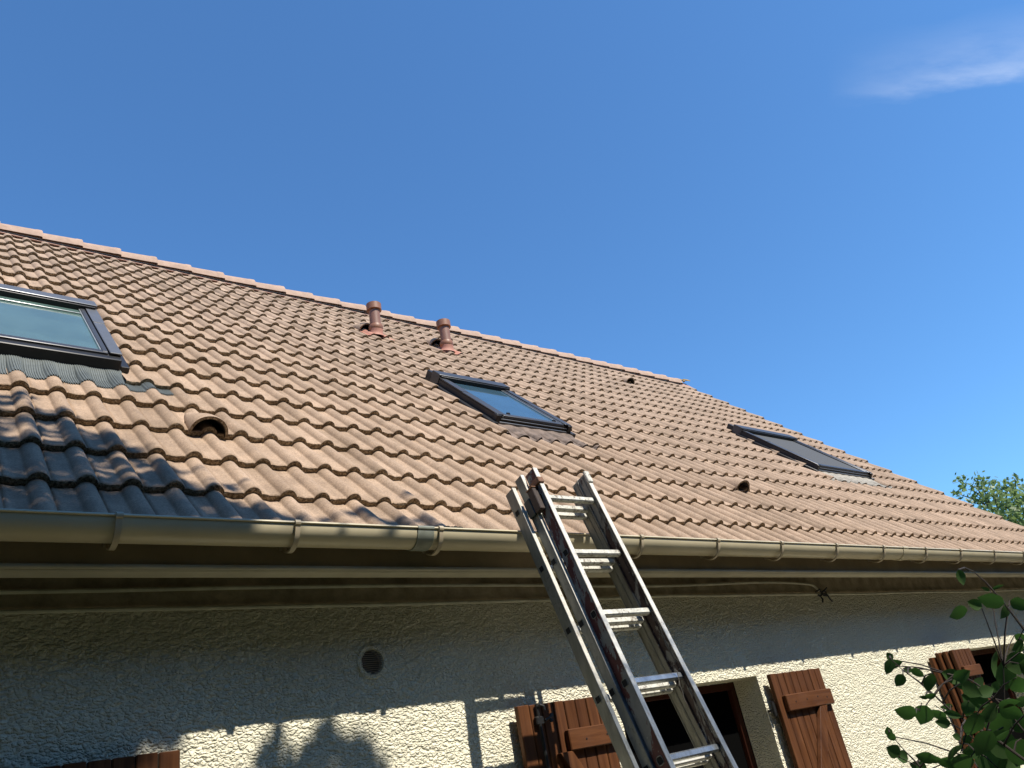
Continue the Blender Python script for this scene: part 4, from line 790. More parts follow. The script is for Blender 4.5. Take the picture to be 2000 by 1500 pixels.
FARCL=[(12.72,2.03,4.46,0.085,9),(13.2,2.17,4.51,0.085,9),(13.14,2.11,4.45,0.085,9),(13.05,2.06,4.41,0.085,9),(13.33,2.15,4.62,0.085,9),(12.8,2.0,4.55,0.085,9),(12.97,2.23,4.41,0.085,9),(12.71,2.11,4.32,0.085,9),(12.76,1.73,4.49,0.085,9),(12.72,1.73,4.42,0.085,9),(12.94,1.79,4.42,0.085,9),(12.77,1.8,4.41,0.085,9),(12.74,1.79,4.35,0.085,9),(13.44,2.0,4.48,0.085,9),(12.95,1.72,4.38,0.085,9),(13.42,1.83,4.42,0.085,9),(13.3,1.75,4.35,0.085,9),(13.33,1.71,4.38,0.085,9),(13.14,2.12,4.32,0.085,9),(13.38,2.17,4.33,0.085,9),(13.34,2.04,4.41,0.085,9),(13.23,2.0,4.34,0.085,9),(13.1,2.08,4.16,0.085,9),(13.23,2.02,4.23,0.085,9),(13.26,1.94,4.34,0.085,9),(13.14,1.85,4.34,0.085,9),(13.16,1.7,4.25,0.085,9),(12.93,1.49,4.26,0.085,9),(13.46,1.64,4.32,0.085,9),(13.2,1.53,4.23,0.085,9),(12.88,1.42,4.25,0.085,9),(12.98,1.35,4.29,0.085,9),(13.52,1.52,4.34,0.085,9),(13.01,1.55,4.23,0.085,9),(13.16,1.48,4.15,0.085,9),(13.4,1.52,4.13,0.085,9),(13.54,1.47,4.26,0.085,9),(12.96,1.93,4.12,0.085,9),(13.02,1.87,4.19,0.085,9),(13.08,1.77,4.21,0.085,9),(12.82,1.59,4.1,0.085,9),(13.48,1.78,4.16,0.085,9),(12.91,1.33,4.03,0.085,9),(15.1,1.28,3.94,0.28,24),(14.05,1.45,3.31,0.28,24),(15.39,2.17,3.12,0.28,24),(13.73,1.75,2.81,0.28,24),(13.07,1.17,3.12,0.28,24),(14.42,1.71,3.76,0.28,24),(14.49,1.16,3.99,0.28,24),(13.34,2.11,3.32,0.28,24),(15.04,1.49,3.66,0.28,24),(14.56,1.7,2.87,0.28,24),(15.36,2.0,3.54,0.28,24),(13.89,2.18,3.29,0.28,24),(13.2,1.42,3.69,0.28,24),(14.25,2.88,3.17,0.28,24),(13.79,2.58,3.22,0.28,24),(14.03,2.76,3.54,0.28,24),(15.0,2.11,3.88,0.28,24),(13.79,1.34,3.61,0.28,24),(15.29,2.04,3.78,0.28,24),(14.6,1.55,3.73,0.28,24),(13.23,1.21,3.35,0.28,24),(13.12,2.55,3.05,0.28,24),(15.0,1.87,3.33,0.28,24),(13.92,1.96,3.91,0.28,24),(14.81,2.78,4.13,0.28,24),(15.05,2.53,4.46,0.28,24),(14.94,2.5,4.28,0.28,24),(13.02,1.34,3.3,0.28,24),(13.0,2.06,2.83,0.28,24),(15.08,2.37,4.35,0.28,24),(14.94,2.6,3.5,0.28,24),(14.33,2.49,4.11,0.28,24),(12.96,2.09,3.91,0.28,24),(14.99,2.88,4.05,0.28,24),(13.13,1.73,2.74,0.28,24),(14.3,2.69,3.06,0.28,24),(14.71,1.63,2.83,0.28,24),(13.24,1.18,3.82,0.28,24),(13.9,2.42,3.61,0.28,24),(14.58,2.48,3.18,0.28,24),(13.05,2.1,3.91,0.28,24),(13.59,1.7,3.27,0.28,24),(13.07,2.03,2.89,0.28,24),(12.65,1.5,3.75,0.28,24),(14.96,2.83,3.46,0.28,24),(14.55,1.91,3.89,0.28,24),(13.83,1.89,3.73,0.28,24),(12.66,1.45,3.84,0.28,24),(13.07,1.16,3.35,0.28,24),(13.81,2.35,3.05,0.28,24),(14.48,1.14,3.75,0.28,24),(12.75,1.47,3.02,0.28,24),(12.73,1.36,3.81,0.28,24),(13.33,2.07,3.68,0.28,24),(14.5,1.71,3.75,0.28,24),(13.34,1.85,2.85,0.28,24),(13.54,1.99,3.46,0.28,24),(13.11,1.08,3.29,0.28,24),(13.17,1.37,2.64,0.28,24),(14.92,1.55,4.14,0.28,24),(14.88,1.86,2.84,0.28,24),(12.84,1.24,3.59,0.28,24),(13.89,1.7,3.88,0.28,24),(14.87,2.79,3.07,0.28,24),(13.94,1.87,4.28,0.28,24),(13.94,1.1,3.88,0.28,24),(13.18,2.47,3.05,0.28,24),(13.32,1.37,2.87,0.28,24),(12.82,1.23,2.58,0.28,24),(13.52,2.49,3.63,0.28,24),(14.1,2.66,3.45,0.28,24),(12.82,1.6,3.11,0.28,24),(14.63,1.89,4.23,0.28,24),(14.12,2.04,3.91,0.28,24),(14.96,2.51,4.47,0.28,24),(13.6,2.29,3.56,0.28,24),(13.94,2.3,3.24,0.28,24),(13.12,1.61,3.23,0.28,24),(14.18,1.98,3.47,0.28,24),(14.48,2.2,2.91,0.28,24),(13.63,1.41,3.41,0.28,24),(13.39,1.85,3.78,0.28,24),(13.48,2.01,3.85,0.28,24),(14.83,2.11,3.03,0.28,24),(12.82,1.56,3.83,0.28,24),(15.16,1.14,4.15,0.28,24),(12.99,2.33,3.48,0.28,24),(13.17,1.91,3.65,0.28,24),(12.86,1.48,3.64,0.28,24),(12.77,0.84,3.79,0.28,24),(14.33,1.41,3.0,0.28,24),(14.67,1.29,3.56,0.28,24),(13.89,2.78,3.35,0.28,24),(14.58,2.03,3.68,0.28,24),(13.16,1.68,3.62,0.28,24),(14.96,2.41,3.28,0.28,24),(13.6,2.24,3.03,0.28,24),(15.16,1.87,2.87,0.28,24),(14.0,1.32,3.01,0.28,24),(14.4,1.72,3.34,0.28,24),(12.91,0.87,3.4,0.28,24),(13.43,1.28,3.04,0.28,24),(13.42,2.37,3.08,0.28,24),(12.93,1.84,2.97,0.28,24),(14.84,1.7,3.18,0.28,24),(13.01,1.48,3.66,0.28,24),(14.07,2.23,3.3,0.28,24),(14.82,2.05,3.15,0.28,24),(13.76,1.29,2.95,0.28,24),(15.03,2.37,3.23,0.28,24),(14.41,1.49,3.76,0.28,24),(12.55,1.67,3.85,0.28,24),(12.95,0.84,3.39,0.28,24),(14.96,1.47,3.94,0.28,24),(12.93,0.97,3.48,0.28,24),(14.1,2.74,3.39,0.28,24),(14.13,2.06,4.27,0.28,24),(14.58,2.35,4.24,0.28,24),(13.44,2.08,3.62,0.28,24),(15.11,2.24,3.31,0.28,24),(13.24,1.64,3.97,0.28,24),(14.32,2.54,3.9,0.28,24),(13.46,1.02,3.62,0.28,24),(14.89,1.89,4.24,0.28,24),(14.63,2.07,3.04,0.28,24),(14.97,1.64,3.56,0.28,24),(13.26,0.86,3.7,0.28,24),(14.89,2.24,3.6,0.28,24),(14.28,2.01,3.95,0.28,24),(14.03,2.15,3.8,0.28,24),(14.96,1.86,2.86,0.28,24),(14.99,3.03,3.18,0.28,24),(14.46,1.76,3.41,0.28,24),(14.12,1.97,2.96,0.28,24),(13.37,1.74,3.42,0.28,24),(14.95,1.47,3.89,0.28,24),(12.69,1.58,2.81,0.28,24),(13.9,1.79,3.99,0.28,24),(13.31,1.25,2.98,0.28,24),(14.88,1.23,3.83,0.28,24),(14.49,2.08,4.11,0.28,24),(13.08,1.42,3.86,0.28,24),(13.76,2.19,3.11,0.28,24),(14.56,2.44,3.4,0.28,24),(13.07,1.04,3.53,0.28,24),(15.15,2.24,3.0,0.28,24),(12.86,1.77,2.78,0.28,24),(14.21,2.19,3.45,0.28,24),(13.5,2.02,4.04,0.28,24),(13.55,2.28,3.43,0.28,24),(13.28,2.23,3.34,0.28,24),(12.64,1.87,3.18,0.28,24),(13.22,1.61,2.85,0.28,24),(13.47,1.24,3.32,0.28,24),(12.89,0.95,3.68,0.28,24),(13.67,1.37,3.51,0.28,24),(12.93,1.66,3.56,0.28,24),(14.53,2.25,3.22,0.28,24),(14.95,1.44,3.6,0.28,24),(14.09,2.34,4.1,0.28,24),(14.43,1.71,4.15,0.28,24),(13.53,1.37,3.08,0.28,24),(13.82,1.18,4.0,0.28,24),(12.71,1.7,2.82,0.28,24),(14.54,2.81,3.33,0.28,24),(14.99,2.3,3.15,0.28,24),(14.61,2.0,3.21,0.28,24),(13.72,0.89,3.92,0.28,24),(14.14,2.01,4.25,0.28,24),(14.13,1.75,4.15,0.28,24),(14.81,2.67,4.05,0.28,24),(13.83,2.56,3.29,0.28,24),(14.88,2.01,4.12,0.28,24),(13.39,1.56,3.64,0.28,24),(14.43,1.82,3.47,0.28,24),(14.58,1.39,3.67,0.28,24),(14.15,1.57,3.58,0.28,24),(14.41,1.52,3.66,0.28,24),(13.18,1.71,3.65,0.28,24),(15.18,2.39,2.91,0.28,24),(13.95,2.06,3.33,0.28,24),(15.04,2.29,3.09,0.28,24),(13.44,1.52,2.81,0.28,24),(14.14,1.02,3.88,0.28,24),(12.88,2.05,3.4,0.28,24),(12.79,1.88,2.85,0.28,24),(13.57,1.53,3.88,0.28,24),(14.06,2.13,3.5,0.28,24),(13.92,1.96,3.36,0.28,24),(14.71,2.64,3.93,0.28,24),(14.14,2.36,3.99,0.28,24),(15.27,1.82,3.4,0.28,24),(14.19,2.31,3.75,0.28,24),(13.9,2.17,4.2,0.28,24),(14.27,2.14,4.15,0.28,24),(15.0,1.84,2.86,0.28,24),(13.59,1.24,3.3,0.28,24),(13.16,1.83,3.13,0.28,24),(14.65,2.75,3.43,0.28,24),(15.04,2.66,4.34,0.28,24),(12.88,2.35,3.06,0.28,24),(13.97,1.68,3.23,0.28,24),(15.06,2.78,3.83,0.28,24),(12.84,1.47,3.12,0.28,24),(14.47,2.94,3.54,0.28,24),(14.51,1.66,3.13,0.28,24),(13.88,2.77,3.11,0.28,24),(14.12,1.43,3.52,0.28,24),(14.18,1.84,3.51,0.28,24),(13.7,1.8,3.35,0.28,24),(14.43,2.25,3.87,0.28,24),(13.65,1.93,3.95,0.28,24),(13.28,1.97,3.17,0.28,24),(13.01,1.89,3.56,0.28,24),(14.58,2.77,3.55,0.28,24),(13.94,2.33,4.09,0.28,24),(12.96,1.95,3.44,0.28,24),(14.79,1.51,3.82,0.28,24),(14.01,2.4,3.25,0.28,24),(12.99,1.4,2.68,0.28,24),(14.89,2.18,3.98,0.28,24),(13.77,1.7,4.09,0.28,24),(15.1,2.0,3.6,0.28,24),(13.05,1.69,3.86,0.28,24),(13.93,1.69,3.91,0.28,24),(14.76,2.21,3.65,0.28,24),(12.92,1.63,4.09,0.28,24),(14.36,1.8,3.45,0.28,24),(14.13,2.08,3.74,0.28,24),(14.93,2.0,3.15,0.28,24),(13.28,0.94,3.31,0.28,24),(12.82,2.12,3.15,0.28,24),(14.77,1.96,2.82,0.28,24),(13.23,2.09,3.44,0.28,24),(15.11,1.99,3.03,0.28,24),(13.01,1.88,3.03,0.28,24),(13.15,2.0,3.92,0.28,24),(13.43,1.67,3.87,0.28,24),(14.11,2.74,3.38,0.28,24),(13.43,1.28,3.98,0.28,24),(13.28,1.73,2.75,0.28,24),(15.35,1.7,3.2,0.28,24),(14.57,2.11,3.7,0.28,24),(14.55,1.75,3.03,0.28,24),(14.18,1.72,2.97,0.28,24),(13.15,1.9,3.36,0.28,24),(13.2,1.65,3.83,0.28,24),(13.08,2.39,3.14,0.28,24),(14.49,2.45,3.56,0.28,24),(12.8,1.66,4.11,0.28,24),(14.37,2.41,4.24,0.28,24),(14.64,2.25,4.37,0.28,24),(14.07,2.21,3.31,0.28,24),(15.2,2.36,3.56,0.28,24),(14.3,2.71,2.99,0.28,24),(13.29,1.19,3.96,0.28,24),(14.08,1.51,3.25,0.28,24),(14.36,2.19,4.39,0.28,24),(14.53,2.5,3.6,0.28,24),(14.23,2.63,3.35,0.28,24),(14.95,2.4,3.23,0.28,24),(14.42,1.7,4.1,0.28,24),(13.3,1.52,3.08,0.28,24),(15.15,2.57,3.35,0.28,24),(14.83,2.39,3.96,0.28,24),(14.12,1.09,3.53,0.28,24),(15.42,1.65,3.58,0.28,24),(15.36,2.13,3.12,0.28,24),(14.53,1.77,3.47,0.28,24),(14.62,1.67,2.84,0.28,24),(15.17,2.18,3.82,0.28,24),(12.98,1.42,3.09,0.28,24),(14.43,2.38,2.94,0.28,24),(13.97,2.3,3.04,0.28,24),(14.78,1.76,3.6,0.28,24),(15.11,2.94,3.31,0.28,24),(14.74,2.37,2.9,0.28,24),(15.01,1.39,3.95,0.28,24),(14.57,2.61,4.0,0.28,24),(13.5,1.51,3.4,0.28,24),(13.15,1.2,2.62,0.28,24),(14.99,2.87,4.11,0.28,24),(13.26,2.39,3.12,0.28,24),(14.08,1.91,4.29,0.28,24),(14.01,1.81,3.42,0.28,24),(15.06,1.71,3.97,0.28,24),(14.28,1.59,3.65,0.28,24),(13.86,2.28,2.94,0.28,24),(13.6,1.81,3.47,0.28,24),(14.63,2.88,3.76,0.28,24),(13.19,2.02,3.08,0.28,24),(14.84,1.8,3.29,0.28,24),(13.23,1.23,3.52,0.28,24),(14.11,1.51,2.96,0.28,24),(14.56,2.43,3.01,0.28,24),(13.56,1.42,3.6,0.28,24),(14.67,1.82,3.09,0.28,24),(14.37,1.3,4.37,0.2,14),(13.62,0.79,3.92,0.2,14),(13.37,0.69,4.01,0.2,14),(14.39,1.22,4.17,0.2,14),(13.34,1.49,3.99,0.2,14),(13.63,1.0,4.23,0.2,14),(13.3,1.07,3.82,0.2,14),(14.58,1.74,4.19,0.2,14),(14.6,1.35,4.21,0.2,14),(13.74,1.14,4.1,0.2,14),(13.55,1.24,4.21,0.2,14),(14.29,1.64,4.33,0.2,14),(13.7,0.74,4.09,0.2,14),(13.62,0.87,3.76,0.2,14),(13.41,1.35,3.98,0.2,14),(13.45,0.99,3.81,0.2,14),(13.04,1.11,3.98,0.2,14),(13.75,1.13,4.04,0.2,14),(14.1,1.04,3.99,0.2,14),(13.33,0.7,4.03,0.2,14),(14.57,1.47,4.42,0.2,14),(13.76,0.91,3.81,0.2,14),(14.49,1.1,3.91,0.2,14),(13.03,0.7,3.77,0.2,14),(13.89,1.26,4.25,0.2,14),(13.44,1.06,3.84,0.2,14),(14.53,0.86,4.19,0.2,14),(14.06,1.37,4.16,0.2,14),(14.06,1.61,4.24,0.2,14),(14.01,1.32,4.36,0.2,14)]
FARTW=[[(13.4,2.02,4.12,0.035),(13.34,2.03,4.42,0.021),(13.27,2.14,4.57,0.007)],[(13.41,1.98,4.14,0.035),(13.33,2.08,4.39,0.021),(13.29,2.15,4.46,0.007)],[(13.39,2.04,4.16,0.035),(13.31,2.18,4.32,0.021),(13.24,2.3,4.43,0.007)],[(13.43,1.99,4.02,0.035),(13.38,1.97,4.31,0.021),(13.34,1.93,4.56,0.007)],[(13.54,1.69,3.92,0.035),(13.52,1.61,4.18,0.0257),(13.51,1.52,4.38,0.0163),(13.5,1.53,4.43,0.007)],[(13.45,1.93,4.0,0.035),(13.42,1.86,4.31,0.021),(13.41,1.82,4.43,0.007)],[(13.49,1.84,3.97,0.035),(13.48,1.72,4.22,0.021),(13.49,1.61,4.35,0.007)],[(13.61,1.77,3.28,0.035),(13.55,1.76,3.77,0.021),(13.45,1.9,4.07,0.007)],[(13.55,2.22,2.08,0.035),(13.61,1.77,3.28,0.021),(13.53,1.56,4.2,0.007)]]

sh=thing('shrub','dark leafy shrub branches hanging in front of the far window','shrub',(1.35,-1.75,GZ))
b=MB()
for k,(x,y,z,L,wr,tx,ty,tz,nx_,ny_,nz_) in enumerate(LEAVES): leaf(b,(x,y,z),L*.92,min(wr*1.15,.85),(tx,ty,tz),(nx_,ny_,nz_),.5,k)
tw_pts=[Vector(a[:3]).lerp(Vector(c_[:3]),q/6) for tw in TWIGS for a,c_ in zip(tw[:-1],tw[1:]) for q in range(7)]
petioles=[]
for (x,y,z,L,wr,tx,ty,tz,nx_,ny_,nz_) in LEAVES:
    bp=Vector((x,y,z))-Vector((tx,ty,tz))*L*.45;near=min(tw_pts,key=lambda q:(q-bp).length)
    if (near-bp).length<.16: petioles.append([near,near.lerp(bp,.5)+Vector((0,0,.004)),bp])
rs=random.Random(11)
# body of the bush below and right of the picture
for k in range(900):
    p=Vector((1.05+rs.gauss(.35,.26),-1.75+rs.gauss(0,.26),.95+rs.gauss(-.1,.36)))
    v=p-Vector((-.41847,-2.6372,1.6));zc=v.dot(FWD);xx=1000+1541.6*v.dot(RIGHT)/zc;yy=750+1541.6*v.dot(DOWN)/zc
    if zc>0 and xx<2080 and yy<1580 and xx>-200: continue
    if p.z<.1: continue
    t=Vector((rs.gauss(0,1),rs.gauss(0,1),rs.gauss(0,1))).normalized();n=Vector((rs.gauss(0,1),rs.gauss(0,1),rs.gauss(0,1)+1));n=(n-t*n.dot(t)).normalized();leaf(b,p,rs.uniform(.045,.07),.7,t,n,.4,k)
b.build('leaves',M_LEAF,sh,angle=0)
b=MB()
for tw in TWIGS: b.tube([t[:3] for t in tw],[t[3]*.62 for t in tw],7)
for pt in petioles: b.tube(pt,[.0014,.0010,.0008],5)
for st in ([(1.38,-1.72,GZ),(1.42,-1.7,.4),(1.38,-1.68,.85),(1.2,-1.72,1.15)],[(1.35,-1.76,GZ),(1.28,-1.8,.4),(1.22,-1.8,.8),(1.12,-1.8,1.05)],[(1.4,-1.74,GZ),(1.55,-1.7,.5),(1.6,-1.72,.95),(1.45,-1.72,1.3)]): b.tube(st,[.02,.016,.010,.005],8)
b.build('branch',M_BARK,sh)
# ---- tree beyond the right gable
ft=thing('tree','bushy green tree rising behind the right verge of the roof','tree',(14.2,2.6,GZ))
b=MB();rs=random.Random(5)
for (x,y,z,r,n) in FARCL:
    for k in range(n):
        p=Vector((x+rs.gauss(0,r*.55),y+rs.gauss(0,r*.55),z+rs.gauss(0,r*.5)));t=Vector((rs.gauss(0,1),rs.gauss(0,1),rs.gauss(0,1)+.3)).normalized();n_=Vector((rs.gauss(0,1),rs.gauss(0,1)-.5,rs.gauss(0,1)+1.2));n_=(n_-t*n_.dot(t)).normalized()
        L=rs.uniform(.06,.115);s_=t.cross(n_).normalized()*L*.27
        b.add([p-t*L*.5,p+s_,p+t*L*.5,p-s_],[[0,1,2],[0,2,3]])
b.build('crown',M_LEAFT,ft,smooth=False)
b=MB();b.tube([(14.2,2.6,GZ),(14.1,2.5,.8),(13.9,2.35,1.9),(13.9,2.3,2.6),(13.8,2.3,3.4)],[.14,.12,.09,.07,.04],10)
for tw in FARTW: b.tube([t[:3] for t in tw],[max(.004,t[3]*.5) for t in tw],5)
for k in range(14):
    a=rs.random()*6.28;z0=rs.uniform(1.5,3);b.tube([(13.9,2.4,z0),(13.9+math.cos(a)*.5,2.4+math.sin(a)*.5,z0+.5),(13.9+math.cos(a)*1.1,2.4+math.sin(a)*1.1,z0+.9)],[.03,.018,.006],6)
b.build('trunk',M_BARKT,ft)
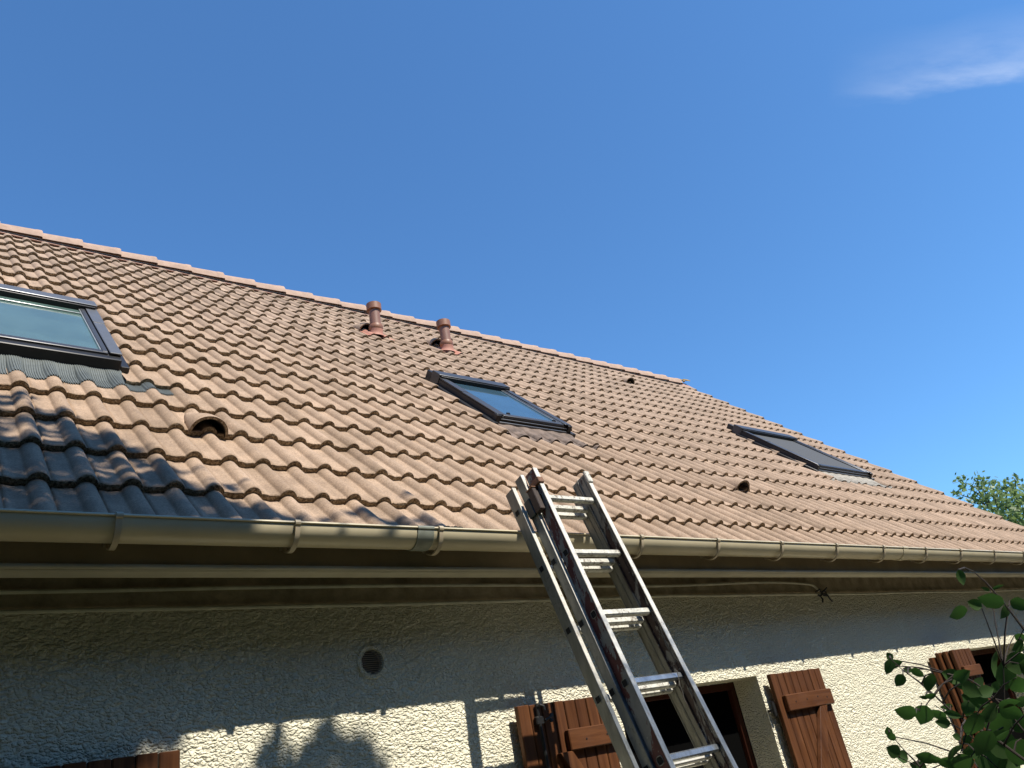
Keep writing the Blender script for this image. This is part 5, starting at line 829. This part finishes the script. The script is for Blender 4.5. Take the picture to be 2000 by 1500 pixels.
# ---- tree standing behind the camera to the left: its shade falls on the eave
st=thing('shade_tree','tall garden tree outside the picture whose shade dapples the left eave','tree',(-2.2,-3.6,GZ))
CP=Vector((-.41847,-2.6372,1.6))
def visible(p,mg=90):
    v=p-CP;zc=v.dot(FWD)
    if zc<=0.05: return False
    xx=1000+1541.6*v.dot(RIGHT)/zc;yy=750+1541.6*v.dot(DOWN)/zc;return -mg<xx<2000+mg and -mg<yy<1500+mg
rs=random.Random(21);b=MB();cents=[]
SHADE=[((0.05,0.69,3.25),0.05,9),((-0.14,0.01,2.58),0.09,15),((0.01,0.46,3.03),0.09,15),((0.28,0.52,3.09),0.05,9),((0.02,0.09,2.66),0.09,15),((0.21,0.58,3.15),0.05,9),((0.81,0.12,2.69),0.05,9),((0.44,0.18,2.75),0.09,15),((-0.14,0.43,3.0),0.09,15),((-0.02,0.34,2.91),0.09,15),((0.54,0.25,2.81),0.05,9),((0.44,0.07,2.64),0.09,15),((0.35,0.54,3.11),0.05,9),((0.37,0.51,3.08),0.05,9),((0.06,0.61,3.18),0.09,15),((0.18,0.13,2.7),0.09,15),((0.48,0.3,2.87),0.05,9),((0.07,0.21,2.77),0.09,15),((0.15,0.46,3.02),0.09,15),((0.03,0.48,3.05),0.09,15),((0.23,0.48,3.04),0.05,9),((-0.09,0.92,3.49),0.05,9),((0.15,0.35,2.91),0.09,15),((-0.07,0.4,2.96),0.09,15),((0.76,0.08,2.65),0.05,9),((-0.03,0.46,3.03),0.09,15),((-0.12,0.45,3.02),0.09,15),((0.32,0.59,3.16),0.05,9),((0.42,0.45,3.02),0.05,9),((0.2,0.2,2.76),0.09,15),((0.28,0.42,2.99),0.05,9),((0.03,0.5,3.07),0.09,15),((-0.11,0.25,2.82),0.09,15),((0.43,0.37,2.94),0.05,9),((0.17,0.05,2.62),0.09,15),((0.0,0.22,2.78),0.09,15),((0.44,0.23,2.8),0.09,15),((0.04,0.04,2.61),0.09,15),((0.12,0.12,2.68),0.09,15),((0.25,0.06,2.63),0.09,15),((0.12,0.12,2.68),0.09,15),((0.09,0.32,2.88),0.09,15),((0.61,0.08,2.65),0.05,9),((0.63,0.2,2.76),0.05,9),((0.24,0.13,2.69),0.09,15),((0.04,0.24,2.8),0.09,15),((0.1,0.74,3.3),0.05,9),((0.04,0.17,2.74),0.09,15),((0.25,0.1,2.67),0.09,15),((0.15,0.05,2.62),0.09,15),((0.6,0.23,2.79),0.05,9),((0.4,0.3,2.87),0.05,9),((0.58,0.2,2.77),0.05,9),((0.54,0.08,2.64),0.05,9),((-0.08,0.28,2.85),0.09,15),((-0.13,0.12,2.68),0.09,15),((0.71,0.14,2.71),0.05,9),((0.71,0.1,2.67),0.05,9),((0.61,0.12,2.68),0.05,9),((0.13,0.52,3.09),0.09,9),((0.16,0.67,3.24),0.05,9),((0.17,0.6,3.17),0.05,9),((0.26,0.55,3.12),0.05,9),((0.05,0.75,3.31),0.05,9),((-0.1,0.44,3.0),0.09,15),((0.68,0.14,2.71),0.05,9),((0.16,0.65,3.22),0.05,9),((-0.15,0.35,2.91),0.09,15),((0.36,0.08,2.64),0.09,15),((0.32,0.08,2.64),0.09,15),((0.48,0.2,2.77),0.05,9),((0.66,0.2,2.77),0.05,9),((0.23,0.13,2.7),0.09,15),((0.28,0.26,2.83),0.09,15),((0.76,0.18,2.74),0.05,9),((0.21,0.49,3.06),0.09,9),((0.75,0.11,2.68),0.05,9),((-0.04,0.84,3.41),0.05,9),((0.32,0.06,2.63),0.09,15),((0.16,0.05,2.62),0.09,15),((-0.08,0.83,3.39),0.05,9),((0.45,0.26,2.83),0.05,9),((0.17,0.48,3.04),0.09,9),((-0.09,0.1,2.67),0.09,15),((0.14,0.66,3.23),0.05,9),((0.18,0.51,3.07),0.05,9),((0.41,0.13,2.7),0.09,15),((0.34,0.12,2.69),0.09,15),((0.08,0.41,2.98),0.09,15),((0.38,0.33,2.89),0.05,9),((0.4,0.29,2.86),0.05,9),((0.15,0.22,2.78),0.09,15),((-0.05,0.17,2.73),0.09,15),((-0.13,0.2,2.77),0.09,15),((0.03,0.64,3.2),0.05,9),((0.03,0.92,3.49),0.05,9),((-0.03,0.04,2.6),0.09,15),((0.52,0.18,2.74),0.05,9),((-0.19,0.58,3.14),0.09,15),((0.25,0.59,3.15),0.05,9),((0.8,0.14,2.7),0.05,9),((0.78,0.08,2.65),0.05,9),((0.27,0.62,3.18),0.05,9),((0.76,0.12,2.69),0.05,9),((-0.17,0.49,3.06),0.09,15),((0.51,0.29,2.86),0.05,9),((0.05,0.33,2.89),0.09,15),((0.18,0.24,2.8),0.09,15),((0.47,0.13,2.7),0.09,15),((0.66,0.14,2.71),0.05,9),((0.15,0.68,3.25),0.05,9),((0.27,0.19,2.76),0.09,15),((0.69,0.08,2.64),0.05,9),((0.44,0.39,2.95),0.05,9),((0.0,0.33,2.9),0.09,15),((-0.01,0.37,2.93),0.09,15),((0.01,0.03,2.59),0.09,15),((-0.07,0.39,2.95),0.09,15),((0.64,0.16,2.72),0.05,9),((-0.1,0.13,2.7),0.09,15),((0.45,0.21,2.78),0.09,9),((0.28,0.05,2.62),0.09,15),((-0.04,0.06,2.62),0.09,15),((0.42,0.33,2.89),0.05,9),((0.26,0.25,2.82),0.09,15),((-0.08,0.63,3.2),0.05,9),((0.03,0.8,3.37),0.05,9),((0.18,0.39,2.95),0.09,15),((-0.07,0.18,2.75),0.09,15),((0.37,0.07,2.63),0.09,15),((0.24,0.17,2.74),0.09,15),((0.67,0.12,2.69),0.05,9),((0.32,0.36,2.93),0.05,9),((0.2,0.15,2.72),0.09,15),((-0.07,0.08,2.64),0.09,15),((0.25,0.08,2.65),0.09,15),((0.49,0.07,2.64),0.09,15),((0.29,0.59,3.15),0.05,9),((0.59,0.19,2.76),0.05,9),((0.5,0.31,2.87),0.05,9),((0.32,0.19,2.75),0.09,15),((0.26,0.51,3.07),0.05,9),((0.32,0.22,2.79),0.09,15),((0.13,0.76,3.33),0.05,9),((-0.03,0.38,2.95),0.09,15),((0.14,0.39,2.96),0.09,15),((0.37,0.31,2.87),0.05,9),((0.21,0.67,3.23),0.05,9),((0.32,0.53,3.1),0.05,9),((0.69,0.29,2.85),0.05,9),((0.1,0.24,2.81),0.09,15),((0.39,0.27,2.83),0.05,9),((-0.01,0.67,3.23),0.05,9),((0.49,0.32,2.89),0.05,9),((-0.21,0.01,2.58),0.09,15),((0.15,0.35,2.91),0.09,15),((0.3,0.07,2.63),0.09,15),((0.05,0.08,2.65),0.09,15),((0.41,0.36,2.92),0.05,9),((-0.13,0.46,3.03),0.09,15),((0.14,0.5,3.07),0.05,9),((0.33,0.21,2.77),0.09,15),((0.16,0.03,2.6),0.09,15),((0.49,0.21,2.77),0.09,15),((0.37,0.45,3.01),0.05,9),((-0.18,0.79,3.36),0.05,9),((0.59,0.09,2.66),0.09,9),((0.51,0.41,2.98),0.05,9),((0.46,0.4,2.96),0.05,9),((-0.07,0.83,3.4),0.05,9),((0.77,0.08,2.65),0.05,9),((0.56,0.19,2.75),0.05,9),((-0.19,0.15,2.72),0.09,15),((0.28,0.14,2.7),0.09,15),((0.05,0.11,2.67),0.09,15),((0.38,0.2,2.77),0.09,15),((0.53,0.25,2.82),0.05,9),((0.13,0.63,3.19),0.05,9),((0.79,0.09,2.65),0.05,9),((0.38,0.12,2.69),0.09,15),((0.29,0.15,2.71),0.09,15),((-0.2,0.1,2.66),0.09,15),((-0.09,0.41,2.98),0.09,15),((0.44,0.07,2.63),0.09,15),((0.46,0.11,2.67),0.09,15),((-0.05,0.89,3.46),0.05,9),((0.15,0.54,3.11),0.05,9),((0.2,0.56,3.13),0.05,9),((0.22,0.21,2.77),0.09,15),((0.56,0.1,2.66),0.09,9),((0.7,0.17,2.73),0.05,9),((0.75,0.09,2.65),0.05,9),((0.06,0.42,2.99),0.09,15),((0.26,0.27,2.84),0.09,15),((0.47,0.24,2.81),0.05,9),((0.45,0.12,2.68),0.09,15),((1.21,0.13,2.7),0.045,26),((1.25,0.08,2.65),0.05,40),((1.33,0.1,2.67),0.045,26),((1.45,0.07,2.64),0.04,26),((1.48,0.04,2.61),0.035,18),((1.17,0.18,2.75),0.03,8),((1.5,0.3,2.86),0.03,12),((0.99,0.11,2.68),0.03,8),((0.82,0.05,2.62),0.05,30),((0.81,0.1,2.67),0.05,24),((1.46,0.14,2.7),0.03,10),((0.03,-0.1,2.51),0.08,38),((0.24,-0.1,2.52),0.08,38),((0.07,-0.1,2.48),0.08,38),((0.11,-0.1,2.52),0.08,38),((-0.18,-0.1,2.5),0.08,38),((0.15,-0.1,2.52),0.08,38),((0.29,-0.1,2.49),0.08,38),((0.06,-0.1,2.48),0.08,38),((0.1,-0.1,2.52),0.08,38),((-0.03,-0.1,2.52),0.08,38),((-0.01,-0.1,2.47),0.08,38),((-0.03,-0.1,2.49),0.08,38),((-0.05,-0.1,2.48),0.08,38),((-0.06,-0.1,2.47),0.08,38),((-0.03,-0.1,2.5),0.08,38),((-0.02,-0.1,2.51),0.08,38),((-0.07,-0.1,2.48),0.08,38),((-0.03,-0.1,2.5),0.08,38),((-0.12,-0.1,2.48),0.08,38),((0.25,-0.1,2.51),0.08,38),((-0.23,-0.1,2.49),0.08,38),((0.24,-0.1,2.5),0.08,38),((-0.12,-0.1,2.51),0.08,38),((0.25,-0.1,2.53),0.08,38),((0.09,-0.1,2.49),0.08,38),((-0.14,-0.1,2.49),0.08,38),((0.73,-0.1,2.57),0.035,12),((0.35,-0.1,2.59),0.035,12),((0.43,-0.1,2.6),0.035,12),((0.76,-0.1,2.61),0.035,12),((0.48,-0.1,2.57),0.035,12),((0.53,-0.1,2.59),0.035,12),((0.35,-0.1,2.58),0.035,12),((0.46,-0.1,2.57),0.035,12),((0.51,-0.1,2.58),0.035,12),((0.01,0.28,1.91),0.07,40),((0.31,0.28,1.91),0.07,40),((0.2,0.28,1.9),0.07,40),((0.08,0.28,1.85),0.07,40),((0.05,0.28,1.89),0.07,40),((0.11,0.28,1.88),0.07,40),((-0.07,0.28,1.92),0.07,40),((0.06,0.28,1.9),0.07,40),((0.02,0.28,1.9),0.07,40),((0.22,0.28,1.93),0.07,40),((-0.07,0.28,1.9),0.07,40),((0.15,0.28,1.83),0.07,40),((-0.1,0.28,1.98),0.07,40),((0.16,0.28,1.92),0.07,40),((0.11,0.28,1.91),0.07,40),((-0.07,0.28,1.89),0.07,40),((0.03,0.28,1.89),0.07,40),((0.29,0.28,1.86),0.07,40),((0.27,0.28,1.89),0.07,40),((-0.03,0.28,1.91),0.07,40),((0.03,0.28,1.86),0.07,40),((-0.05,0.28,1.87),0.07,40),((-0.01,0.28,1.91),0.07,40),((-0.02,0.28,1.95),0.07,40),((-0.04,0.28,1.83),0.07,40),((-0.06,0.28,1.84),0.07,40),((0.1,0.28,1.82),0.07,40),((-0.03,0.28,1.88),0.07,40),((0.19,0.28,1.9),0.07,40),((0.17,0.28,1.81),0.07,40),((0.07,0.28,1.96),0.07,40),((0.17,0.28,1.83),0.07,40),((0.1,0.28,1.83),0.07,40),((0.05,0.28,1.89),0.07,40),((0.08,0.28,1.95),0.07,40),((-0.07,0.28,1.88),0.07,40),((0.29,0.28,1.9),0.07,40),((0.3,0.28,1.88),0.07,40),((0.07,0.28,1.95),0.07,40),((-0.1,0.28,1.9),0.07,40),((1.19,0.3,1.75),0.035,15),((0.97,0.3,1.77),0.035,15),((0.97,0.3,1.81),0.035,15),((1.15,0.3,1.81),0.035,15),((1.03,0.3,1.84),0.035,15),((1.03,0.3,1.9),0.035,15),((1.15,0.3,1.81),0.035,15),((0.99,0.3,1.84),0.035,15),((0.95,0.3,1.82),0.035,15),((1.1,0.3,1.76),0.035,15),((1.05,0.3,1.7),0.035,15),((0.98,0.3,1.87),0.035,15),((1.1,0.3,1.81),0.035,15),((0.82,0.3,1.74),0.035,10),((0.85,0.3,1.76),0.035,10),((0.88,0.3,1.78),0.035,10),((0.85,0.3,1.69),0.035,10),((0.8,0.3,1.78),0.035,10),((0.86,0.3,1.73),0.035,10),((0.79,0.3,1.84),0.035,10),((0.47,0.3,1.95),0.03,8),((0.45,0.3,1.92),0.03,8),((-1.2,0.75,3.34),0.12,60),((-1.29,0.04,2.62),0.12,60),((-0.97,0.17,2.75),0.12,60),((-0.57,1.07,3.65),0.12,60),((-0.47,0.64,3.22),0.12,60),((-0.99,0.03,2.61),0.12,60),((-0.95,0.59,3.17),0.12,60),((-1.15,0.46,3.04),0.12,60),((-0.19,0.42,3.0),0.12,60),((-1.21,0.5,3.08),0.12,60),((-0.2,0.05,2.63),0.12,60),((-0.9,1.12,3.7),0.12,60),((-0.81,0.36,2.94),0.12,60),((-1.1,0.78,3.36),0.12,60),((-1.4,1.08,3.66),0.12,60),((-0.56,1.03,3.61),0.12,60),((-1.36,0.02,2.6),0.12,60),((-1.12,0.53,3.11),0.12,60),((-0.81,0.7,3.28),0.12,60),((-1.55,1.06,3.64),0.12,60),((-1.37,0.21,2.79),0.12,60),((-1.41,0.43,3.01),0.12,60),((-1.36,0.81,3.39),0.12,60),((-1.07,0.14,2.72),0.12,60),((-1.05,0.93,3.51),0.12,60),((-0.78,0.08,2.66),0.12,60),((-0.72,0.56,3.14),0.12,60),((-0.82,0.85,3.43),0.12,60),((-1.38,0.79,3.37),0.12,60),((-0.44,1.04,3.62),0.12,60),((-1.02,0.25,2.83),0.12,60),((-0.54,1.13,3.71),0.12,60),((-0.14,0.67,3.25),0.12,60),((-1.12,1.04,3.62),0.12,60),((-1.37,0.73,3.31),0.12,60),((-0.32,0.63,3.22),0.12,60),((-0.49,0.49,3.07),0.12,60),((-0.54,0.24,2.82),0.12,60),((-0.58,0.16,2.74),0.12,60),((-1.34,0.14,2.72),0.12,60),((-1.05,0.28,1.2),0.12,60),((-0.52,0.28,1.89),0.12,60),((-0.33,0.28,1.23),0.12,60),((-0.81,0.28,1.3),0.12,60),((-0.7,0.28,1.21),0.12,60),((-0.17,0.28,1.54),0.12,60),((-1.26,0.28,1.51),0.12,60),((-1.06,0.28,1.56),0.12,60),((-0.92,0.28,1.93),0.12,60),((-1.06,0.28,1.25),0.12,60),((-0.73,0.28,1.56),0.12,60),((-1.0,0.28,1.92),0.12,60)]
for (tgt,rad,dens) in SHADE:
    for tries in range(20):
        p=Vector(tgt)+SUN*rs.uniform(4.0,7.0)
        if not visible(p,160): break
    else: continue
    cents.append(p)
    for k in range(int(dens)):
        e=Vector((rs.gauss(0,1),rs.gauss(0,1),rs.gauss(0,1)))*rad*.55;q=p+e
        if visible(q): continue
        t=Vector((rs.gauss(0,1),rs.gauss(0,1),rs.gauss(0,1))).normalized();n=(SUN+Vector((rs.gauss(0,.6),rs.gauss(0,.6),rs.gauss(0,.6))));n=(n-t*n.dot(t)).normalized();L=rs.uniform(.05,.085);s_=t.cross(n)*L*.33
        b.add([q-t*L*.5,q-t*L*.15+s_,q+t*L*.25+s_*.8,q+t*L*.5,q+t*L*.25-s_*.8,q-t*L*.15-s_],[[0,1,2,3],[0,3,4,5]])
for k in range(5200):
    p=Vector((-3.0+rs.gauss(0,1.1),-3.9+rs.gauss(0,1.1),5.4+rs.gauss(0,1.0)))
    if visible(p,60) or p.z<3: continue
    # keep sunlight open for the rest of the house front
    k_=(WY-p.y)/-SUN.y*-1
    hit=p-SUN*((p.y-WY)/SUN.y)
    if hit.x>-.9 and hit.z>-.3: continue
    t=Vector((rs.gauss(0,1),rs.gauss(0,1),rs.gauss(0,1))).normalized();n=Vector((rs.gauss(0,1),rs.gauss(0,1),rs.gauss(0,1)+1));n=(n-t*n.dot(t)).normalized();L=rs.uniform(.07,.11);s_=t.cross(n)*L*.33
    b.add([p-t*L*.5,p-t*L*.15+s_,p+t*L*.25+s_*.8,p+t*L*.5,p+t*L*.25-s_*.8,p-t*L*.15-s_],[[0,1,2,3],[0,3,4,5]])
for k in range(7000):
    p=Vector((-1.4+rs.gauss(0,.9),-1.1+rs.gauss(0,1.0),5.9+rs.gauss(0,.7)))
    if visible(p,60) or p.x-.215*(1.2-p.y)>-.30: continue
    t=Vector((rs.gauss(0,1),rs.gauss(0,1),rs.gauss(0,1))).normalized();n=Vector((rs.gauss(0,1),rs.gauss(0,1),rs.gauss(0,1)+1));n=(n-t*n.dot(t)).normalized();L=rs.uniform(.07,.11);s_=t.cross(n)*L*.33
    b.add([p-t*L*.5,p-t*L*.15+s_,p+t*L*.25+s_*.8,p+t*L*.5,p+t*L*.25-s_*.8,p-t*L*.15-s_],[[0,1,2,3],[0,3,4,5]])
b.build('crown',M_LEAFD,st,smooth=False)
b=MB();b.tube([(-2.2,-3.6,GZ),(-2.25,-3.65,1.2),(-2.3,-3.7,2.6),(-2.5,-3.8,4.0),(-2.7,-3.9,5.4),(-2.8,-3.9,6.4)],[.16,.13,.11,.085,.05,.015],12)
b.tube([(-2.3,-3.7,2.9),(-1.7,-3.4,4.3),(-.9,-2.9,5.6),(-.1,-2.4,6.3),(.5,-2.1,6.7)],[.07,.055,.035,.018,.006],9)
for c in cents:
    h0=Vector((-2.3,-3.7,2.9)).lerp(Vector((-.1,-2.4,6.3)),rs.uniform(.55,.98))
    mid=h0.lerp(c,.5)+Vector((0,0,.12))
    if rs.random()<.22 and not visible(mid,200) and not visible(c,120): b.tube([h0,mid,c],[.009,.006,.003],5)
b.build('trunk',M_BARKT,st)
